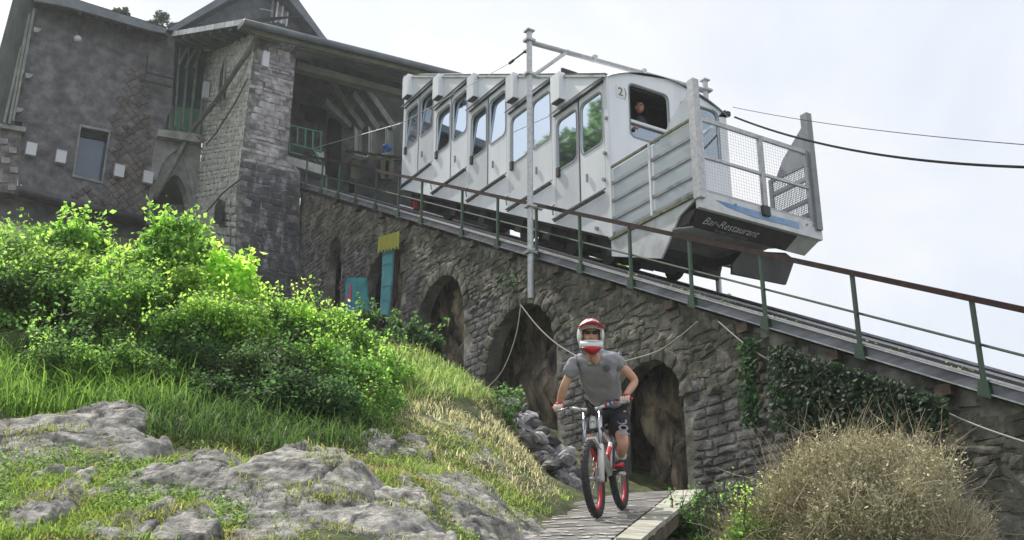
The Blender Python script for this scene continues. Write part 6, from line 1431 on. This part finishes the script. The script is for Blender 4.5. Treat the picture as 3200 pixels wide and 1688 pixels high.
tree(1890,880,27,1.0,5,2600,'tree top seen through the gap under the car',G1,G3,(.07,.15))
tree(2945,1165,17,.45,4,600,'leafy sprigs peeping over the track near the right edge',G1,G2,(.05,.09)); tree(3040,1190,17,.35,4,400,'rightmost leafy sprigs peeping over the track',G1,G2,(.05,.09))
tree(525,90,62,1.8,9,5000,'dark conifer top between the left wing roof and the gable',(.008,.018,.008),(.02,.04,.014),(.10,.2)); tree(385,38,62,.7,9,260,'tiny dark tree top above the left wing roof',(.008,.018,.008),(.02,.04,.014),(.15,.3))
tree(478,70,62,.6,8,240,'tiny dark tree top left of the dark conifer',(.008,.018,.008),(.02,.04,.014),(.15,.3))
# weeds growing on the deck edge
n = 160; uu = RNG.uniform(6.5,14,n); uu = uu[[noise.noise(Vector((u*1.3,0,2))) > -.05 for u in uu]]; P = np.stack([WN+.5+RNG.random(len(uu))*.25, uu, zdeck(uu)+.12+RNG.random(len(uu))*.10], 1)
V, F, C = leaves(P, RNG.normal(0,.6,P.shape)+np.array([0,0,.7]), RNG.uniform(.02,.045,len(P)), colmix(len(P), G1, (.20,.22,.06), .15)); tag(npmesh('deck_weeds', V, F, M_leaf, C), 'small weeds along the walkway', kind='stuff')

# tall trees on the hillside beyond the left edge of the picture: the car windows mirror them
def bigtree(w, u, z, r, h, n, label):
    root = empty('tree', (w, u, z-h), label, 'tree', 'tall trees left of the station'); MB().tube([(w,u,z-h-1),(w+.3,u,z-h*.4),(w,u,z+r*.3)], [r*.09,r*.07,r*.02], 8).build('trunk', M_stem, root)
    cl = 40; k, _ = ellip_pts(cl, np.array([w,u,z]), (r*.8,r*.8,r*.9), .7); P = []; N = []
    for i in range(cl): q, e = ellip_pts(n//cl, k[i], np.array([r,r,r*.8])*RNG.uniform(.2,.38), .8); P.append(q); N.append(e+RNG.normal(0,.5,e.shape)+np.array([0,0,.5]))
    P = np.concatenate(P); N = np.concatenate(N); V, F, C = leaves(P, N, RNG.uniform(.3,.6,len(P)), colmix(len(P), (.02,.05,.012), (.07,.15,.025), .15)); npmesh('crown', V, F, M_leaf, C, root)
bigtree(-13,48,26,7,14,14000,'tall dark tree on the slope outside the left edge'); bigtree(-19,44,22,6,12,9000,'second tall tree farther out from the left edge')

tp_ = []
for o in RKO:
    off = np.array(worldloc(o)); co = np.empty(len(o.data.vertices)*3, np.float32); o.data.vertices.foreach_get('co', co); co = co.reshape(-1,3)+off
    for v in co[::3]:
        if noise.noise(Vector(v)*2.3) > .15: tp_.append(v+RNG.normal(0,.02,3)*np.array([1,1,0]))
tp_ = np.array(tp_); tp_ = tp_[RNG.permutation(len(tp_))[:36000]]; k = len(tp_); print('tufts', k)
V, F, C = blades(tp_-np.array([0,0,.015]), RNG.uniform(.02,.07,k), RNG.uniform(.3,1.1,k), colmix(k, (.07,.10,.02), (.22,.24,.06), .2), .003); tag(npmesh('rock_tufts', V, F, M_grass, C), 'grass tufts rooted in the rock cracks', kind='stuff')

# ================================================================ HAZE
hz = MB(); hz.box((0, 100, -32), (1700, 2200, 170)); ho = hz.build('haze', mat('haze_surface', (1,1,1)))
hm_ = bpy.data.materials.new('haze'); hm_.use_nodes = True; hn = hm_.node_tree; hn.nodes.clear(); ho_ = hn.nodes.new('ShaderNodeOutputMaterial'); pv_ = hn.nodes.new('ShaderNodeVolumePrincipled')
pv_.inputs['Color'].default_value = (.90,.94,.98,1); pv_.inputs['Density'].default_value = .0009; pv_.inputs['Anisotropy'].default_value = .35; hn.links.new(pv_.outputs[0], ho_.inputs['Volume'])
ho.data.materials.clear(); ho.data.materials.append(hm_); tag(ho, 'thin summer haze in the air', kind='stuff')
